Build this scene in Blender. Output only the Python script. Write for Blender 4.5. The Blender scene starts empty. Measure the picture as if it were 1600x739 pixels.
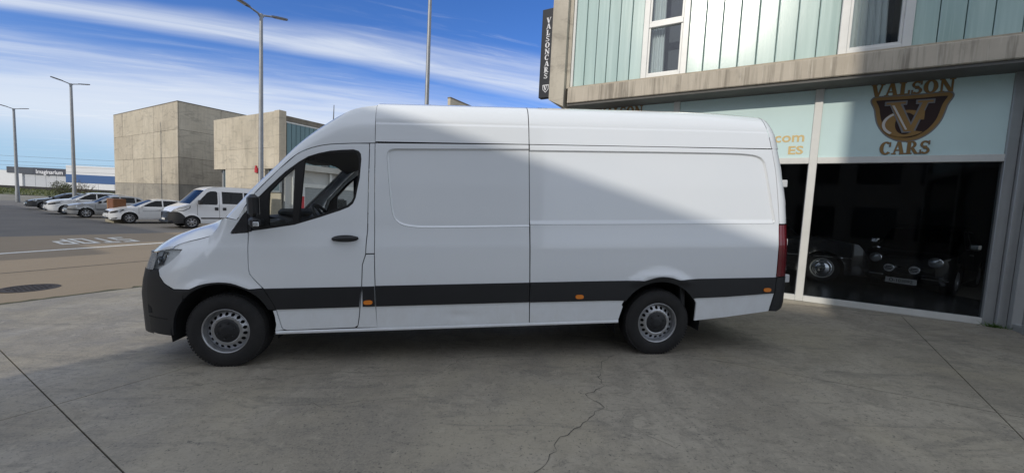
import bpy, bmesh, math, random
import numpy as np
from mathutils import Matrix, Vector
from mathutils.geometry import delaunay_2d_cdt
random.seed(7)
R = math.radians
sc = bpy.context.scene
col = sc.collection

# ------------------------------------------------------------------ camera
cam = bpy.data.cameras.new('camera'); cam.sensor_width = 36; cam.lens = 13.5; cam.clip_start = .05; cam.clip_end = 3000
camo = bpy.data.objects.new('camera', cam); col.objects.link(camo); sc.camera = camo
def cam_matrix(pitch, roll, loc):
    cp, sp = math.cos(pitch), math.sin(pitch); c, s = math.cos(roll), math.sin(roll)
    fwd = Vector((0, cp, -sp)); right = Vector((1, 0, 0)); down = Vector((0, -sp, -cp))
    r2 = c*right - s*down; d2 = s*right + c*down
    m = Matrix((r2, -d2, -fwd)).transposed().to_4x4(); m.translation = Vector(loc); return m
camo.matrix_world = cam_matrix(R(4.21), R(2.82), (0, 0, 1.6))

# ------------------------------------------------------------------ light
SUN_EL = R(25.8)
TH = R(60.07)
EQ = Vector((math.sin(TH), -math.cos(TH), 0)); EP = Vector((math.cos(TH), math.sin(TH), 0))   # along the showroom front / into it
sh = (-.07*EQ - .9975*EP).normalized()
sdir = Vector((sh.x*math.cos(SUN_EL), sh.y*math.cos(SUN_EL), math.sin(SUN_EL)))
sun = bpy.data.lights.new('sun', 'SUN'); sun.energy = 2.0; sun.angle = R(.53); sun.color = (1, .93, .82)
suno = bpy.data.objects.new('sun', sun); col.objects.link(suno); suno.location = (0, 0, 40)
suno.rotation_euler = sdir.to_track_quat('Z', 'Y').to_euler()
sc.view_settings.view_transform = 'Standard'; sc.view_settings.look = 'None'
sc.view_settings.exposure = .12; sc.view_settings.gamma = 1

world = bpy.data.worlds.new('World'); sc.world = world; world.use_nodes = True
def build_world():
    nt = world.node_tree; n = nt.nodes; L = nt.links
    n.clear()
    out = n.new('ShaderNodeOutputWorld'); bg = n.new('ShaderNodeBackground'); L.new(bg.outputs[0], out.inputs[0])
    bg.inputs[1].default_value = .15
    sky = n.new('ShaderNodeTexSky'); sky.sky_type = 'NISHITA'; sky.sun_disc = False
    sky.sun_elevation = SUN_EL; sky.sun_rotation = math.atan2(sdir.x, sdir.y)
    sky.altitude = 200; sky.air_density = 1.0; sky.dust_density = .4; sky.ozone_density = 2.2
    tc = n.new('ShaderNodeTexCoord'); sep = n.new('ShaderNodeSeparateXYZ'); L.new(tc.outputs['Generated'], sep.inputs[0])
    def m(op, a, b=None, clamp=False):
        x = n.new('ShaderNodeMath'); x.operation = op; x.use_clamp = clamp
        for i, v in enumerate((a, b)):
            if v is None: continue
            if hasattr(v, 'links'): L.new(v, x.inputs[i])
            else: x.inputs[i].default_value = v
        return x.outputs[0]
    def ramp(v, a, b, lo=0, hi=1):
        x = n.new('ShaderNodeMapRange'); x.interpolation_type = 'SMOOTHSTEP'
        L.new(v, x.inputs[0]); x.inputs[1].default_value = a; x.inputs[2].default_value = b; x.inputs[3].default_value = lo; x.inputs[4].default_value = hi
        return x.outputs[0]
    zz = m('ADD', m('MAXIMUM', sep.outputs[2], 0), .1)
    px = m('DIVIDE', sep.outputs[0], zz); py = m('DIVIDE', sep.outputs[1], zz)
    a = m('ADD', m('MULTIPLY', px, .94), m('MULTIPLY', py, .345)); b = m('SUBTRACT', m('MULTIPLY', py, .94), m('MULTIPLY', px, .345))
    def noise(sa, sb, det, seed, rough=.6, dist=0):
        cv = n.new('ShaderNodeCombineXYZ'); L.new(m('MULTIPLY', a, sa), cv.inputs[0]); L.new(m('MULTIPLY', b, sb), cv.inputs[1]); cv.inputs[2].default_value = seed
        t = n.new('ShaderNodeTexNoise'); t.inputs['Scale'].default_value = 1; t.inputs['Detail'].default_value = det; t.inputs['Roughness'].default_value = rough; t.inputs['Distortion'].default_value = dist
        L.new(cv.outputs[0], t.inputs['Vector']); return t.outputs[0]
    n1 = noise(.8, 5, 8, 1.3, .6, .6); n2 = noise(.35, 1.6, 5, 4.1, .55, .3); n3 = noise(2.5, 14, 7, 8.7, .65, .5)
    # one long ribbon of cirrus, broadening to the right
    bc = m('ADD', b, m('MULTIPLY', m('SUBTRACT', n2, .5), .35))
    d = m('ABSOLUTE', m('SUBTRACT', bc, 2.18))
    wd = ramp(a, -1.6, 1.0, .14, .34)
    band = m('SUBTRACT', 1, m('DIVIDE', d, wd), True)
    band = m('MULTIPLY', ramp(band, 0, .9), ramp(n1, .22, .62, .35, 1), True)
    # thin veil thickening towards the horizon
    bv = m('ADD', m('ADD', b, m('MULTIPLY', m('SUBTRACT', n1, .5), .9)), m('MULTIPLY', m('SUBTRACT', n2, .5), 1.0))
    veil = ramp(bv, 2.35, 3.5, 0, .80)
    wisps = m('MULTIPLY', ramp(n3, .50, .8), ramp(n2, .38, .62, 0, .24))
    low = ramp(sep.outputs[2], .05, .13, .10, 1)
    mask = m('MAXIMUM', m('MULTIPLY', band, .78), m('MULTIPLY', veil, low)); mask = m('ADD', mask, wisps, True)
    # unseen cloud overhead and behind, its cover raised to lift the ambient light
    over = m('MULTIPLY', ramp(b, 1.35, .75, 0, .86), ramp(m('ADD', n1, m('MULTIPLY', n2, .6)), .42, .78, .55, 1))
    mask = m('MAXIMUM', mask, over)
    hs = n.new('ShaderNodeHueSaturation'); hs.inputs['Saturation'].default_value = 1.25; hs.inputs['Value'].default_value = 1.0
    tn = n.new('ShaderNodeMixRGB'); tn.blend_type = 'MULTIPLY'; tn.inputs[0].default_value = 1; L.new(sky.outputs[0], tn.inputs[1]); tn.inputs[2].default_value = (.86, .80, .98, 1)
    L.new(tn.outputs[0], hs.inputs['Color'])
    mx = n.new('ShaderNodeMixRGB'); L.new(mask, mx.inputs[0]); mx.inputs[2].default_value = (4.9, 5.25, 5.75, 1)
    mh = n.new('ShaderNodeMixRGB'); L.new(ramp(sep.outputs[2], .02, .20, .9, 0), mh.inputs[0]); L.new(hs.outputs[0], mh.inputs[1]); mh.inputs[2].default_value = (2.0, 3.5, 5.0, 1)
    L.new(mh.outputs[0], mx.inputs[1])
    L.new(mx.outputs[0], bg.inputs[0])
build_world()

# ------------------------------------------------------------------ helpers
def tag(o, label=None, cat=None, group=None, kind=None):
    if label: o['label'] = label
    if cat: o['category'] = cat
    if group: o['group'] = group
    if kind: o['kind'] = kind
    return o
SITE_ROT = -(math.pi/2 - TH)
def HX(X):
    k = .06; a = (.035*X + .044)/k; b = -.44/k
    s = max(a, b) + math.log1p(math.exp(-abs(a-b))); s *= k
    t = max(-s/k, -.36/k) + math.log1p(math.exp(-abs(-s/k+.36/k)))
    return -t*k
def site(q, p, z=None):
    X = q*EQ.x + p*EP.x; Y = q*EQ.y + p*EP.y
    return Vector((X, Y, HX(X) if z is None else z))
def empty(name, loc=(0, 0, 0), rz=0, **kw):
    o = bpy.data.objects.new(name, None); o.empty_display_size = .2; col.objects.link(o)
    o.location = loc; o.rotation_euler = (0, 0, rz); return tag(o, **kw)
def site_thing(name, q, p, z=None, rz=0, **kw):
    return empty(name, site(q, p, z), SITE_ROT+rz, **kw)

class MB:
    def __init__(s): s.v = []; s.f = []; s.sm = []
    def add(s, vs, fs, smooth=False):
        o = len(s.v); s.v += [tuple(map(float, v)) for v in vs]; s.f += [tuple(i+o for i in f) for f in fs]; s.sm += [smooth]*len(fs); return s
    def box(s, x0, x1, y0, y1, z0, z1, b=0):
        if b <= 0:
            vs = [(x, y, z) for z in (z0, z1) for x, y in ((x0, y0), (x1, y0), (x1, y1), (x0, y1))]
            return s.add(vs, [(3, 2, 1, 0), (4, 5, 6, 7), (0, 1, 5, 4), (1, 2, 6, 5), (2, 3, 7, 6), (3, 0, 4, 7)])
        b = min(b, .49*min(x1-x0, y1-y0, z1-z0)); vs = []
        rings = [(z0, b), (z0+b, 0), (z1-b, 0), (z1, b)]
        for z, i in rings:
            j = b
            vs += [(x0+j, y0+i, z), (x1-j, y0+i, z), (x1-i, y0+j, z), (x1-i, y1-j, z), (x1-j, y1-i, z), (x0+j, y1-i, z), (x0+i, y1-j, z), (x0+i, y0+j, z)]
        fs = [tuple(range(7, -1, -1)), tuple(range(24, 32))]
        for r in range(3): fs += [(8*r+k, 8*r+(k+1) % 8, 8*r+8+(k+1) % 8, 8*r+8+k) for k in range(8)]
        return s.add(vs, fs)
    def prism(s, pts, ax, a0, a1):
        # pts: 2d polygon extruded along axis ax from a0 to a1
        def P(p, a): return (a, p[0], p[1]) if ax == 'x' else (p[0], a, p[1]) if ax == 'y' else (p[0], p[1], a)
        n = len(pts); vs = [P(p, a0) for p in pts] + [P(p, a1) for p in pts]
        fs = [tuple(range(n-1, -1, -1)), tuple(range(n, 2*n))] + [(i, (i+1) % n, n+(i+1) % n, n+i) for i in range(n)]
        return s.add(vs, fs)
    def tube(s, pts, r, n=10, cap=True):
        pts = [Vector(p) for p in pts]; rs = r if isinstance(r, (list, tuple)) else [r]*len(pts); vs = []; fs = []
        for i, p in enumerate(pts):
            t = (pts[min(i+1, len(pts)-1)] - pts[max(i-1, 0)]).normalized()
            a = t.cross(Vector((0, 0, 1)) if abs(t.z) < .9 else Vector((1, 0, 0))).normalized(); b = t.cross(a)
            vs += [p + rs[i]*(math.cos(2*math.pi*k/n)*a + math.sin(2*math.pi*k/n)*b) for k in range(n)]
        for i in range(len(pts)-1): fs += [(i*n+k, i*n+(k+1) % n, (i+1)*n+(k+1) % n, (i+1)*n+k) for k in range(n)]
        s.add(vs, fs, True)
        if cap: s.add([vs[k] for k in range(n)], [tuple(range(n-1, -1, -1))]); s.add([vs[-n+k] for k in range(n)], [tuple(range(n))])
        return s
    def lathe(s, prof, c, n=40, ax='y', smooth=True):
        # prof: (offset along axis, radius)
        vs = []; m = len(prof)
        for k in range(n):
            a = 2*math.pi*k/n
            for o, r in prof:
                if ax == 'y': vs.append((c[0]+r*math.cos(a), c[1]+o, c[2]+r*math.sin(a)))
                elif ax == 'z': vs.append((c[0]+r*math.cos(a), c[1]+r*math.sin(a), c[2]+o))
                else: vs.append((c[0]+o, c[1]+r*math.cos(a), c[2]+r*math.sin(a)))
        fs = [(k*m+i, k*m+i+1, ((k+1) % n)*m+i+1, ((k+1) % n)*m+i) for k in range(n) for i in range(m-1)]
        return s.add(vs, fs, smooth)
    def grid(s, rows, smooth=True, closed=False):
        m = len(rows[0]); vs = [p for r in rows for p in r]
        fs = [(i*m+j, i*m+j+1, (i+1)*m+j+1, (i+1)*m+j) for i in range(len(rows)-1) for j in range(m-1)]
        return s.add(vs, fs, smooth)
    def build(s, name, mat, parent=None, fix=True):
        me = bpy.data.meshes.new(name); me.from_pydata(s.v, [], s.f); me.polygons.foreach_set('use_smooth', s.sm)
        if fix:
            bm = bmesh.new(); bm.from_mesh(me); bmesh.ops.recalc_face_normals(bm, faces=bm.faces); bm.to_mesh(me); bm.free()
        me.update(); o = bpy.data.objects.new(name, me); col.objects.link(o)
        if mat: me.materials.append(mat)
        if parent: o.parent = parent
        return o
def link_copy(o, parent=None):
    c = o.copy(); col.objects.link(c); c.parent = parent; return c
def copy_tree(o, parent=None):
    c = link_copy(o, parent)
    for ch in list(o.children): copy_tree(ch, c)
    return c

# ------------------------------------------------------------------ materials
MATS = {}
def mat(name, color, rough=.5, metal=0, coat=0, spec=.5, nscale=0, namt=0, bump=0, bscale=40, alpha=None, stretch=None, color2=None, emit=0):
    if name in MATS: return MATS[name]
    m = bpy.data.materials.new(name); m.use_nodes = True; nt = m.node_tree; b = nt.nodes['Principled BSDF']
    c = (*color, 1)
    b.inputs['Base Color'].default_value = c; b.inputs['Roughness'].default_value = rough; b.inputs['Metallic'].default_value = metal
    b.inputs['Coat Weight'].default_value = coat; b.inputs['Coat Roughness'].default_value = .04; b.inputs['Specular IOR Level'].default_value = spec
    if emit: b.inputs['Emission Color'].default_value = c; b.inputs['Emission Strength'].default_value = emit
    tc = nt.nodes.new('ShaderNodeTexCoord'); mp = nt.nodes.new('ShaderNodeMapping'); nt.links.new(tc.outputs['Object'], mp.inputs[0])
    if stretch: mp.inputs['Scale'].default_value = stretch
    if nscale:
        t = nt.nodes.new('ShaderNodeTexNoise'); t.inputs['Scale'].default_value = nscale; t.inputs['Detail'].default_value = 8; t.inputs['Roughness'].default_value = .65
        nt.links.new(mp.outputs[0], t.inputs['Vector'])
        cr = nt.nodes.new('ShaderNodeMapRange'); cr.inputs[1].default_value = .3; cr.inputs[2].default_value = .7; nt.links.new(t.outputs[0], cr.inputs[0])
        mx = nt.nodes.new('ShaderNodeMixRGB'); nt.links.new(cr.outputs[0], mx.inputs[0])
        c2 = (*color2, 1) if color2 else (*[x*(1-namt) for x in color], 1)
        mx.inputs[1].default_value = c2; mx.inputs[2].default_value = c; nt.links.new(mx.outputs[0], b.inputs['Base Color'])
    if bump:
        t2 = nt.nodes.new('ShaderNodeTexNoise'); t2.inputs['Scale'].default_value = bscale; t2.inputs['Detail'].default_value = 6; nt.links.new(tc.outputs['Object'], t2.inputs['Vector'])
        bp = nt.nodes.new('ShaderNodeBump'); bp.inputs['Strength'].default_value = bump; bp.inputs['Distance'].default_value = .01
        nt.links.new(t2.outputs[0], bp.inputs['Height']); nt.links.new(bp.outputs[0], b.inputs['Normal'])
    MATS[name] = m; return m
def glassmat(name, tint, rough=.0, fres=1.45, refl=1.0):
    if name in MATS: return MATS[name]
    m = bpy.data.materials.new(name); m.use_nodes = True; nt = m.node_tree; nt.nodes.clear()
    o = nt.nodes.new('ShaderNodeOutputMaterial'); t = nt.nodes.new('ShaderNodeBsdfTransparent'); t.inputs[0].default_value = (*tint, 1)
    g = nt.nodes.new('ShaderNodeBsdfGlossy'); g.inputs['Roughness'].default_value = rough; g.inputs['Color'].default_value = (refl, refl, refl, 1)
    f = nt.nodes.new('ShaderNodeFresnel'); f.inputs[0].default_value = fres
    gm = nt.nodes.new('ShaderNodeNewGeometry'); ir = nt.nodes.new('ShaderNodeMapRange'); ir.inputs[3].default_value = fres; ir.inputs[4].default_value = 1/fres
    nt.links.new(gm.outputs['Backfacing'], ir.inputs[0]); nt.links.new(ir.outputs[0], f.inputs[0]); mx = nt.nodes.new('ShaderNodeMixShader')
    nt.links.new(f.outputs[0], mx.inputs[0]); nt.links.new(t.outputs[0], mx.inputs[1]); nt.links.new(g.outputs[0], mx.inputs[2]); nt.links.new(mx.outputs[0], o.inputs[0])
    MATS[name] = m; return m
def nodemat(name, rough=.8):
    m = bpy.data.materials.new(name); m.use_nodes = True; nt = m.node_tree; b = nt.nodes['Principled BSDF']; b.inputs['Roughness'].default_value = rough
    tc = nt.nodes.new('ShaderNodeTexCoord'); MATS[name] = m
    def N(scale, detail=6, rough=.6, stretch=(1, 1, 1), seed=0, dist=0, kind='Object'):
        mp = nt.nodes.new('ShaderNodeMapping'); mp.inputs['Scale'].default_value = stretch; mp.inputs['Location'].default_value = (seed*3.1, seed*1.7, seed*2.3)
        nt.links.new(tc.outputs[kind], mp.inputs[0])
        t = nt.nodes.new('ShaderNodeTexNoise'); t.inputs['Scale'].default_value = scale; t.inputs['Detail'].default_value = detail; t.inputs['Roughness'].default_value = rough; t.inputs['Distortion'].default_value = dist
        nt.links.new(mp.outputs[0], t.inputs['Vector']); return t.outputs[0]
    def ramp(v, a, b_, lo=0, hi=1):
        x = nt.nodes.new('ShaderNodeMapRange'); nt.links.new(v, x.inputs[0])
        for i, k in enumerate((a, b_, lo, hi)): x.inputs[i+1].default_value = k
        return x.outputs[0]
    def mix(f, a, b_, mode='MIX'):
        x = nt.nodes.new('ShaderNodeMixRGB'); x.blend_type = mode
        for i, v in enumerate((f, a, b_)):
            if hasattr(v, 'links'): nt.links.new(v, x.inputs[i])
            else: x.inputs[i].default_value = v if i == 0 else (*v, 1)
        return x.outputs[0]
    def fin(c, h=None, strength=.3, dist=.01, r=None):
        nt.links.new(c, b.inputs['Base Color'])
        if h is not None:
            bp = nt.nodes.new('ShaderNodeBump'); bp.inputs['Strength'].default_value = strength; bp.inputs['Distance'].default_value = dist
            nt.links.new(h, bp.inputs['Height']); nt.links.new(bp.outputs[0], b.inputs['Normal'])
        if r is not None: nt.links.new(r, b.inputs['Roughness'])
        return m
    return N, ramp, mix, fin, nt, tc
# poured concrete yard
N, ramp, mix, fin, nt, tc = nodemat('yard_concrete', .75)
c = mix(ramp(N(.55, 8, .62, (1, 1, 1), 1, .4), .42, .58), (.205, .182, .146), (.322, .290, .238))
c = mix(ramp(N(2.4, 9, .72, (1.6, .7, 1), 2, .8), .47, .60, 0, .7), c, (.180, .163, .137))
c = mix(ramp(N(4.5, 9, .74, (1, 2.4, 1), 5, 1.2), .53, .61, 0, .7), c, (.125, .114, .096))
c = mix(ramp(N(.9, 5, .6, (1, 1, 1), 9, .3), .48, .62, 0, .6), c, (.33, .29, .215))
c = mix(ramp(N(1.7, 8, .7, (.5, 2.2, 1), 15, 1.6), .54, .62, 0, .6), c, (.12, .111, .097))
c = mix(ramp(N(13, 9, .78, (1, 1.5, 1), 12, .9), .54, .62, 0, .6), c, (.11, .102, .088))
c = mix(ramp(N(7, 9, .8, (1, 1, 1), 22, .5), .56, .64, 0, .5), c, (.40, .36, .285))
c = mix(ramp(N(70, 4, .8), .35, .65, 0, .5), c, (.36, .325, .26))
c = mix(ramp(N(42, 3, .7, (1, 1, 1), 31), .61, .67, 0, .75), c, (.075, .07, .062))
YARD = fin(c, N(140, 5, .7), .22, .004, ramp(N(1.3, 6, .6, (1, 1, 1), 4), .3, .7, .52, .85))
# tan worn asphalt road
N, ramp, mix, fin, nt, tc = nodemat('road_asphalt', .9)
c = mix(ramp(N(.5, 6, .6, (1, .25, 1), 1), .3, .7), (.20, .152, .096), (.265, .205, .135))
c = mix(ramp(N(60, 4, .8), .35, .65, 0, .8), c, (.29, .235, .17))
c = mix(ramp(N(3, 8, .7, (2.5, .5, 1), 3, .6), .6, .8, 0, .55), c, (.105, .088, .07))
ROAD = fin(c, N(120, 3, .8), .5, .006)
N, ramp, mix, fin, nt, tc = nodemat('car_park_asphalt', .9)
c = mix(ramp(N(.3, 7, .65, (1, 1, 1), 3), .3, .7), (.105, .098, .090), (.165, .152, .135))
c = mix(ramp(N(1.4, 8, .7, (1, 1, 1), 6, .7), .58, .75, 0, .7), c, (.07, .066, .062))
PARK = fin(c, N(60, 3, .8), .4, .006)
N, ramp, mix, fin, nt, tc = nodemat('far_ground', .95)
c = mix(ramp(N(.05, 6), .3, .7), (.16, .15, .12), (.23, .21, .17)); FARG = fin(c)
# board-marked cast concrete of the blocks
def concrete(name, a, b_, dark, amt=.6):
    N, ramp, mix, fin, nt, tc = nodemat(name, .9)
    c = mix(ramp(N(.35, 8, .6, (1, 1, 1), 2, .3), .3, .7), a, b_)
    c = mix(ramp(N(1.6, 8, .7, (1.5, 1.5, .35), 4, .6), .52, .76, 0, amt), c, dark)
    c = mix(ramp(N(7, 5, .6, (1, 1, .04), 7), .5, .8, 0, amt*.5), c, dark)
    c = mix(ramp(N(.8, 7, .75, (.6, .6, 2.6), 11, 1.5), .52, .66, 0, amt*.9), c, dark)
    c = mix(ramp(N(.28, 9, .72, (1, 1, .55), 17, .8), .50, .66, 0, amt*.7), c, [x*.85+y*.15 for x, y in zip(dark, a)])
    return fin(c, N(40, 4, .7), .25, .006)
CONC = concrete('cast_concrete', (.54, .475, .365), (.66, .59, .465), (.34, .30, .24), .6)
CONC2 = concrete('facade_concrete', (.47, .43, .35), (.58, .53, .44), (.24, .215, .18), .75)
# rain-streaked beam
N, ramp, mix, fin, nt, tc = nodemat('streaked_concrete', .9)
c = mix(ramp(N(.9, 7, .6, (1, 1, 1), 2), .3, .7), (.40, .35, .28), (.55, .49, .40))
c = mix(ramp(N(14, 4, .6, (1, 1, .05), 3), .48, .68, 0, .75), c, (.20, .175, .14))
c = mix(ramp(N(40, 3, .6, (1, 1, .04), 8), .58, .72, 0, .6), c, (.62, .57, .49))
c = mix(ramp(N(3, 6, .7, (1, 1, .6), 5), .58, .75, 0, .6), c, (.21, .19, .16))
BEAM = fin(c, N(60, 4, .7), .2, .004)

N, ramp, mix, fin, nt, tc = nodemat('van_white_paint', .22)
c = mix(ramp(N(1.2, 5, .6), .35, .65), (.765, .80, .835), (.785, .815, .845))
sz_ = nt.nodes.new('ShaderNodeSeparateXYZ'); nt.links.new(tc.outputs['Object'], sz_.inputs[0]); dm_ = nt.nodes.new('ShaderNodeMath'); dm_.operation = 'MULTIPLY'; nt.links.new(ramp(sz_.outputs[2], .95, .30, 0, .20), dm_.inputs[0]); nt.links.new(ramp(N(5, 9, .75, (1, 1, .6), 6, .6), .42, .62), dm_.inputs[1])
c = mix(dm_.outputs[0], c, (.50, .47, .42))
WHITE = fin(c); b_ = WHITE.node_tree.nodes['Principled BSDF']; b_.inputs['Coat Weight'].default_value = 1.0; b_.inputs['Coat Roughness'].default_value = .05
BLACKP = mat('black_plastic', (.014, .015, .018), .5, bump=.15, bscale=300, nscale=3, namt=.25)
DARK = mat('deep_black', (.006, .006, .007), .8)
RUB = mat('rubber_seal', (.010, .010, .011), .5)
N, ramp, mix, fin, nt, tc = nodemat('tyre_rubber', .8)
c = mix(ramp(N(6, 6, .7), .35, .7), (.009, .009, .010), (.021, .020, .020)); TYRE = fin(c, N(80, 3), .2, .003)
STEEL = mat('rim_silver', (.46, .47, .49), .35, .85, nscale=8, namt=.2)
CHROME = mat('chrome', (.75, .76, .78), .12, 1)
GLASS = glassmat('van_glass', (.94, .96, .95)); CARGLASS = glassmat('car_glass', (.08, .095, .11), 0, 1.45, .75)
LENS = mat('lamp_lens', (.62, .64, .66), .08, .55, coat=1); LENSDK = mat('lamp_inner_dark', (.05, .05, .055), .2, .3, coat=1)
AMBER = mat('amber_lens', (.75, .22, .02), .25, coat=.6); RED = mat('tail_lamp_red', (.14, .004, .010), .12, coat=1)
INTER = mat('cab_trim_dark', (.018, .019, .022), .75, bump=.2, bscale=200); INTER2 = mat('cab_trim_grey', (.05, .052, .057), .7)
SEATF = mat('seat_fabric', (.016, .018, .024), .9, bump=.3, bscale=400)
ALU = mat('white_aluminium', (.70, .70, .67), .35, .0, nscale=4, namt=.12)
ALUG = mat('grey_aluminium', (.36, .37, .37), .4, .3, nscale=4, namt=.1)
POLE = mat('galvanised_pole', (.30, .31, .32), .5, .5, nscale=6, namt=.2)
LAMPH = mat('lamp_head_grey', (.12, .12, .125), .5)

# ------------------------------------------------------------------ 2d polygon helpers
def resample(poly, step, closed=True):
    out = []; n = len(poly)
    for i in range(n if closed else n-1):
        a = np.array(poly[i], float); b = np.array(poly[(i+1) % n], float); L = np.linalg.norm(b-a)
        k = max(1, int(math.ceil(L/step)))
        out += [tuple(a + (b-a)*j/k) for j in range(k)]
    if not closed: out.append(tuple(poly[-1]))
    return out
def area(p): return .5*sum(p[i][0]*p[(i+1) % len(p)][1] - p[(i+1) % len(p)][0]*p[i][1] for i in range(len(p)))
def ccw(p): return list(p) if area(p) > 0 else list(p)[::-1]
def inset(poly, d):
    p = np.array(ccw(poly), float); a = np.roll(p, 1, 0); b = np.roll(p, -1, 0)
    e1 = p-a; e2 = b-p; e1 /= np.linalg.norm(e1, axis=1)[:, None]+1e-9; e2 /= np.linalg.norm(e2, axis=1)[:, None]+1e-9
    n1 = np.stack([-e1[:, 1], e1[:, 0]], 1); n2 = np.stack([-e2[:, 1], e2[:, 0]], 1)
    m = n1+n2; m /= np.maximum((m*n1).sum(1), .5)[:, None]/1.0 * 1.0
    return [tuple(x) for x in p + d*m]
def smooth_poly(p, n=2):
    for _ in range(n):
        q = []
        for i in range(len(p)):
            a = np.array(p[i]); b = np.array(p[(i+1) % len(p)]); q += [tuple(.75*a+.25*b), tuple(.25*a+.75*b)]
        p = q
    return p
def spline(pts, n):
    P = np.array(pts, float); m = len(P); out = []
    for t in np.linspace(0, m-1, n):
        i = min(int(t), m-2); f = t-i
        p0 = P[max(i-1, 0)]; p1 = P[i]; p2 = P[i+1]; p3 = P[min(i+2, m-1)]
        out.append(tuple(.5*((2*p1) + (p2-p0)*f + (2*p0-5*p1+4*p2-p3)*f*f + (3*p1-p0-3*p2+p3)*f**3)))
    return out
def inside(pts, poly):
    pts = np.asarray(pts, float); x, y = pts[:, 0], pts[:, 1]; r = np.zeros(len(pts), bool); n = len(poly)
    for i in range(n):
        x1, y1 = poly[i]; x2, y2 = poly[(i+1) % n]
        if y1 == y2: continue
        c = ((y1 > y) != (y2 > y)) & (x < (x2-x1)*(y-y1)/(y2-y1)+x1); r ^= c
    return r
def circle(cx, cy, r, n=40, a0=0, a1=360, end=False):
    k = n+1 if end else n
    return [(cx+r*math.cos(R(a0+(a1-a0)*i/n)), cy+r*math.sin(R(a0+(a1-a0)*i/n))) for i in range(k)]
def cdt(poly, holes=(), lines=(), step=.05):
    V = []; E = []
    def ring(p):
        o = len(V); V.extend(p); E.extend((o+i, o+(i+1) % len(p)) for i in range(len(p)))
    ring(poly)
    for h in holes: ring(h)
    for l in lines:
        o = len(V); V.extend(l); E.extend((o+i, o+i+1) for i in range(len(l)-1))
    P = np.array(poly); x0, y0 = P.min(0); x1, y1 = P.max(0)
    if step:
        gx, gy = np.meshgrid(np.arange(x0+step/2, x1, step), np.arange(y0+step/2, y1, step)); g = np.stack([gx.ravel(), gy.ravel()], 1)
        ok = inside(g, poly)
        for h in holes: ok &= ~inside(g, h)
        g = g[ok]
        B = np.array(V)
        if len(g):
            keep = np.ones(len(g), bool)
            for i in range(0, len(g), 2000):
                dd = ((g[i:i+2000, None, :]-B[None])**2).sum(2).min(1); keep[i:i+2000] = dd > (.45*step)**2
            V = V + [tuple(a) for a in g[keep]]
    r = delaunay_2d_cdt([Vector(v) for v in V], E, [], 0, 1e-6)
    vs = np.array([tuple(v) for v in r[0]]); fs = [tuple(f) for f in r[2]]
    cen = np.array([vs[list(f)].mean(0) for f in fs]); ok = inside(cen, poly)
    for h in holes: ok &= ~inside(cen, h)
    return vs, [f if (lambda t: (vs[t[1]][0]-vs[t[0]][0])*(vs[t[2]][1]-vs[t[0]][1])-(vs[t[1]][1]-vs[t[0]][1])*(vs[t[2]][0]-vs[t[0]][0]))(f) > 0 else f[::-1] for f, k in zip(fs, ok) if k]
def panel(name, poly, m, parent, W, holes=(), lines=(), step=.06, gap=.0025, depth=.018, out=0, side=1, bstep=.05):
    """A sheet-metal panel: 2d outline (u along, w up) laid on the side surface v = W(u, w), its edges turned inwards."""
    poly = inset(resample(ccw(poly), bstep), gap) if gap else resample(ccw(poly), bstep)
    holes = [resample(ccw(h), bstep) for h in holes]
    vs, fs = cdt(poly, holes, lines, step)
    v = W(vs[:, 0], vs[:, 1]) + out
    P = [(a[0], -side*k, a[1]) for a, k in zip(vs, v)]
    mb = MB(); mb.add(P, [f if side > 0 else f[::-1] for f in fs], True)
    cnt = {}
    for f in fs:
        for i in range(len(f)):
            e = (f[i], f[(i+1) % len(f)]); cnt[tuple(sorted(e))] = cnt.get(tuple(sorted(e)), []) + [e]
    if depth:
        for k, l in cnt.items():
            if len(l) == 1:
                a, b = l[0]; pa, pb = P[a], P[b]; d = side*depth
                q = [pa, pb, (pb[0], pb[1]+d, pb[2]), (pa[0], pa[1]+d, pa[2])]
                mb.add(q, [(3, 2, 1, 0) if side > 0 else (0, 1, 2, 3)])
    o = mb.build(name, m, parent, fix=False)
    h = .012; du = (W(vs[:, 0]+h, vs[:, 1])-W(vs[:, 0]-h, vs[:, 1]))/(2*h); dw = (W(vs[:, 0], vs[:, 1]+h)-W(vs[:, 0], vs[:, 1]-h))/(2*h)
    du = np.clip(du, -6, 6); nn = np.stack([-du, -side*np.ones(len(du)), -dw], 1); nn /= np.linalg.norm(nn, axis=1)[:, None]
    alln = np.zeros((len(o.data.vertices), 3)); alln[:len(nn)] = nn; o.data.normals_split_custom_set_from_vertices([tuple(x) for x in alln])
    return o

# ------------------------------------------------------------------ text and lettering
def text_mesh(name, body, size, m, parent, matrix, depth=.002, sx=1.0, bold=0):
    cu = bpy.data.curves.new(name, 'FONT'); cu.body = body; cu.size = size; cu.extrude = depth; cu.align_x = 'CENTER'; cu.align_y = 'CENTER'; cu.offset = bold; cu.resolution_u = 3
    o = bpy.data.objects.new(name, cu); col.objects.link(o); dg = bpy.context.evaluated_depsgraph_get(); dg.update()
    me = bpy.data.meshes.new_from_object(o.evaluated_get(dg)); bpy.data.objects.remove(o); bpy.data.curves.remove(cu)
    me.transform(matrix @ Matrix.Diagonal((sx, 1, 1, 1))); me.materials.clear(); me.materials.append(m); me.name = name
    r = bpy.data.objects.new(name, me); col.objects.link(r); r.parent = parent; return r
def bar(x0, y0, x1, y1, w, e=0):
    # slanted bar with horizontal width w
    h = w/2+e; k = e if y1 > y0 else -e
    return [(x0-h, y0-k), (x0+h, y0-k), (x1+h, y1+k), (x1-h, y1+k)]
def rect(x0, x1, y0, y1, e=0): return [(x0-e, y0-e), (x1+e, y0-e), (x1+e, y1+e), (x0-e, y1+e)]
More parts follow.
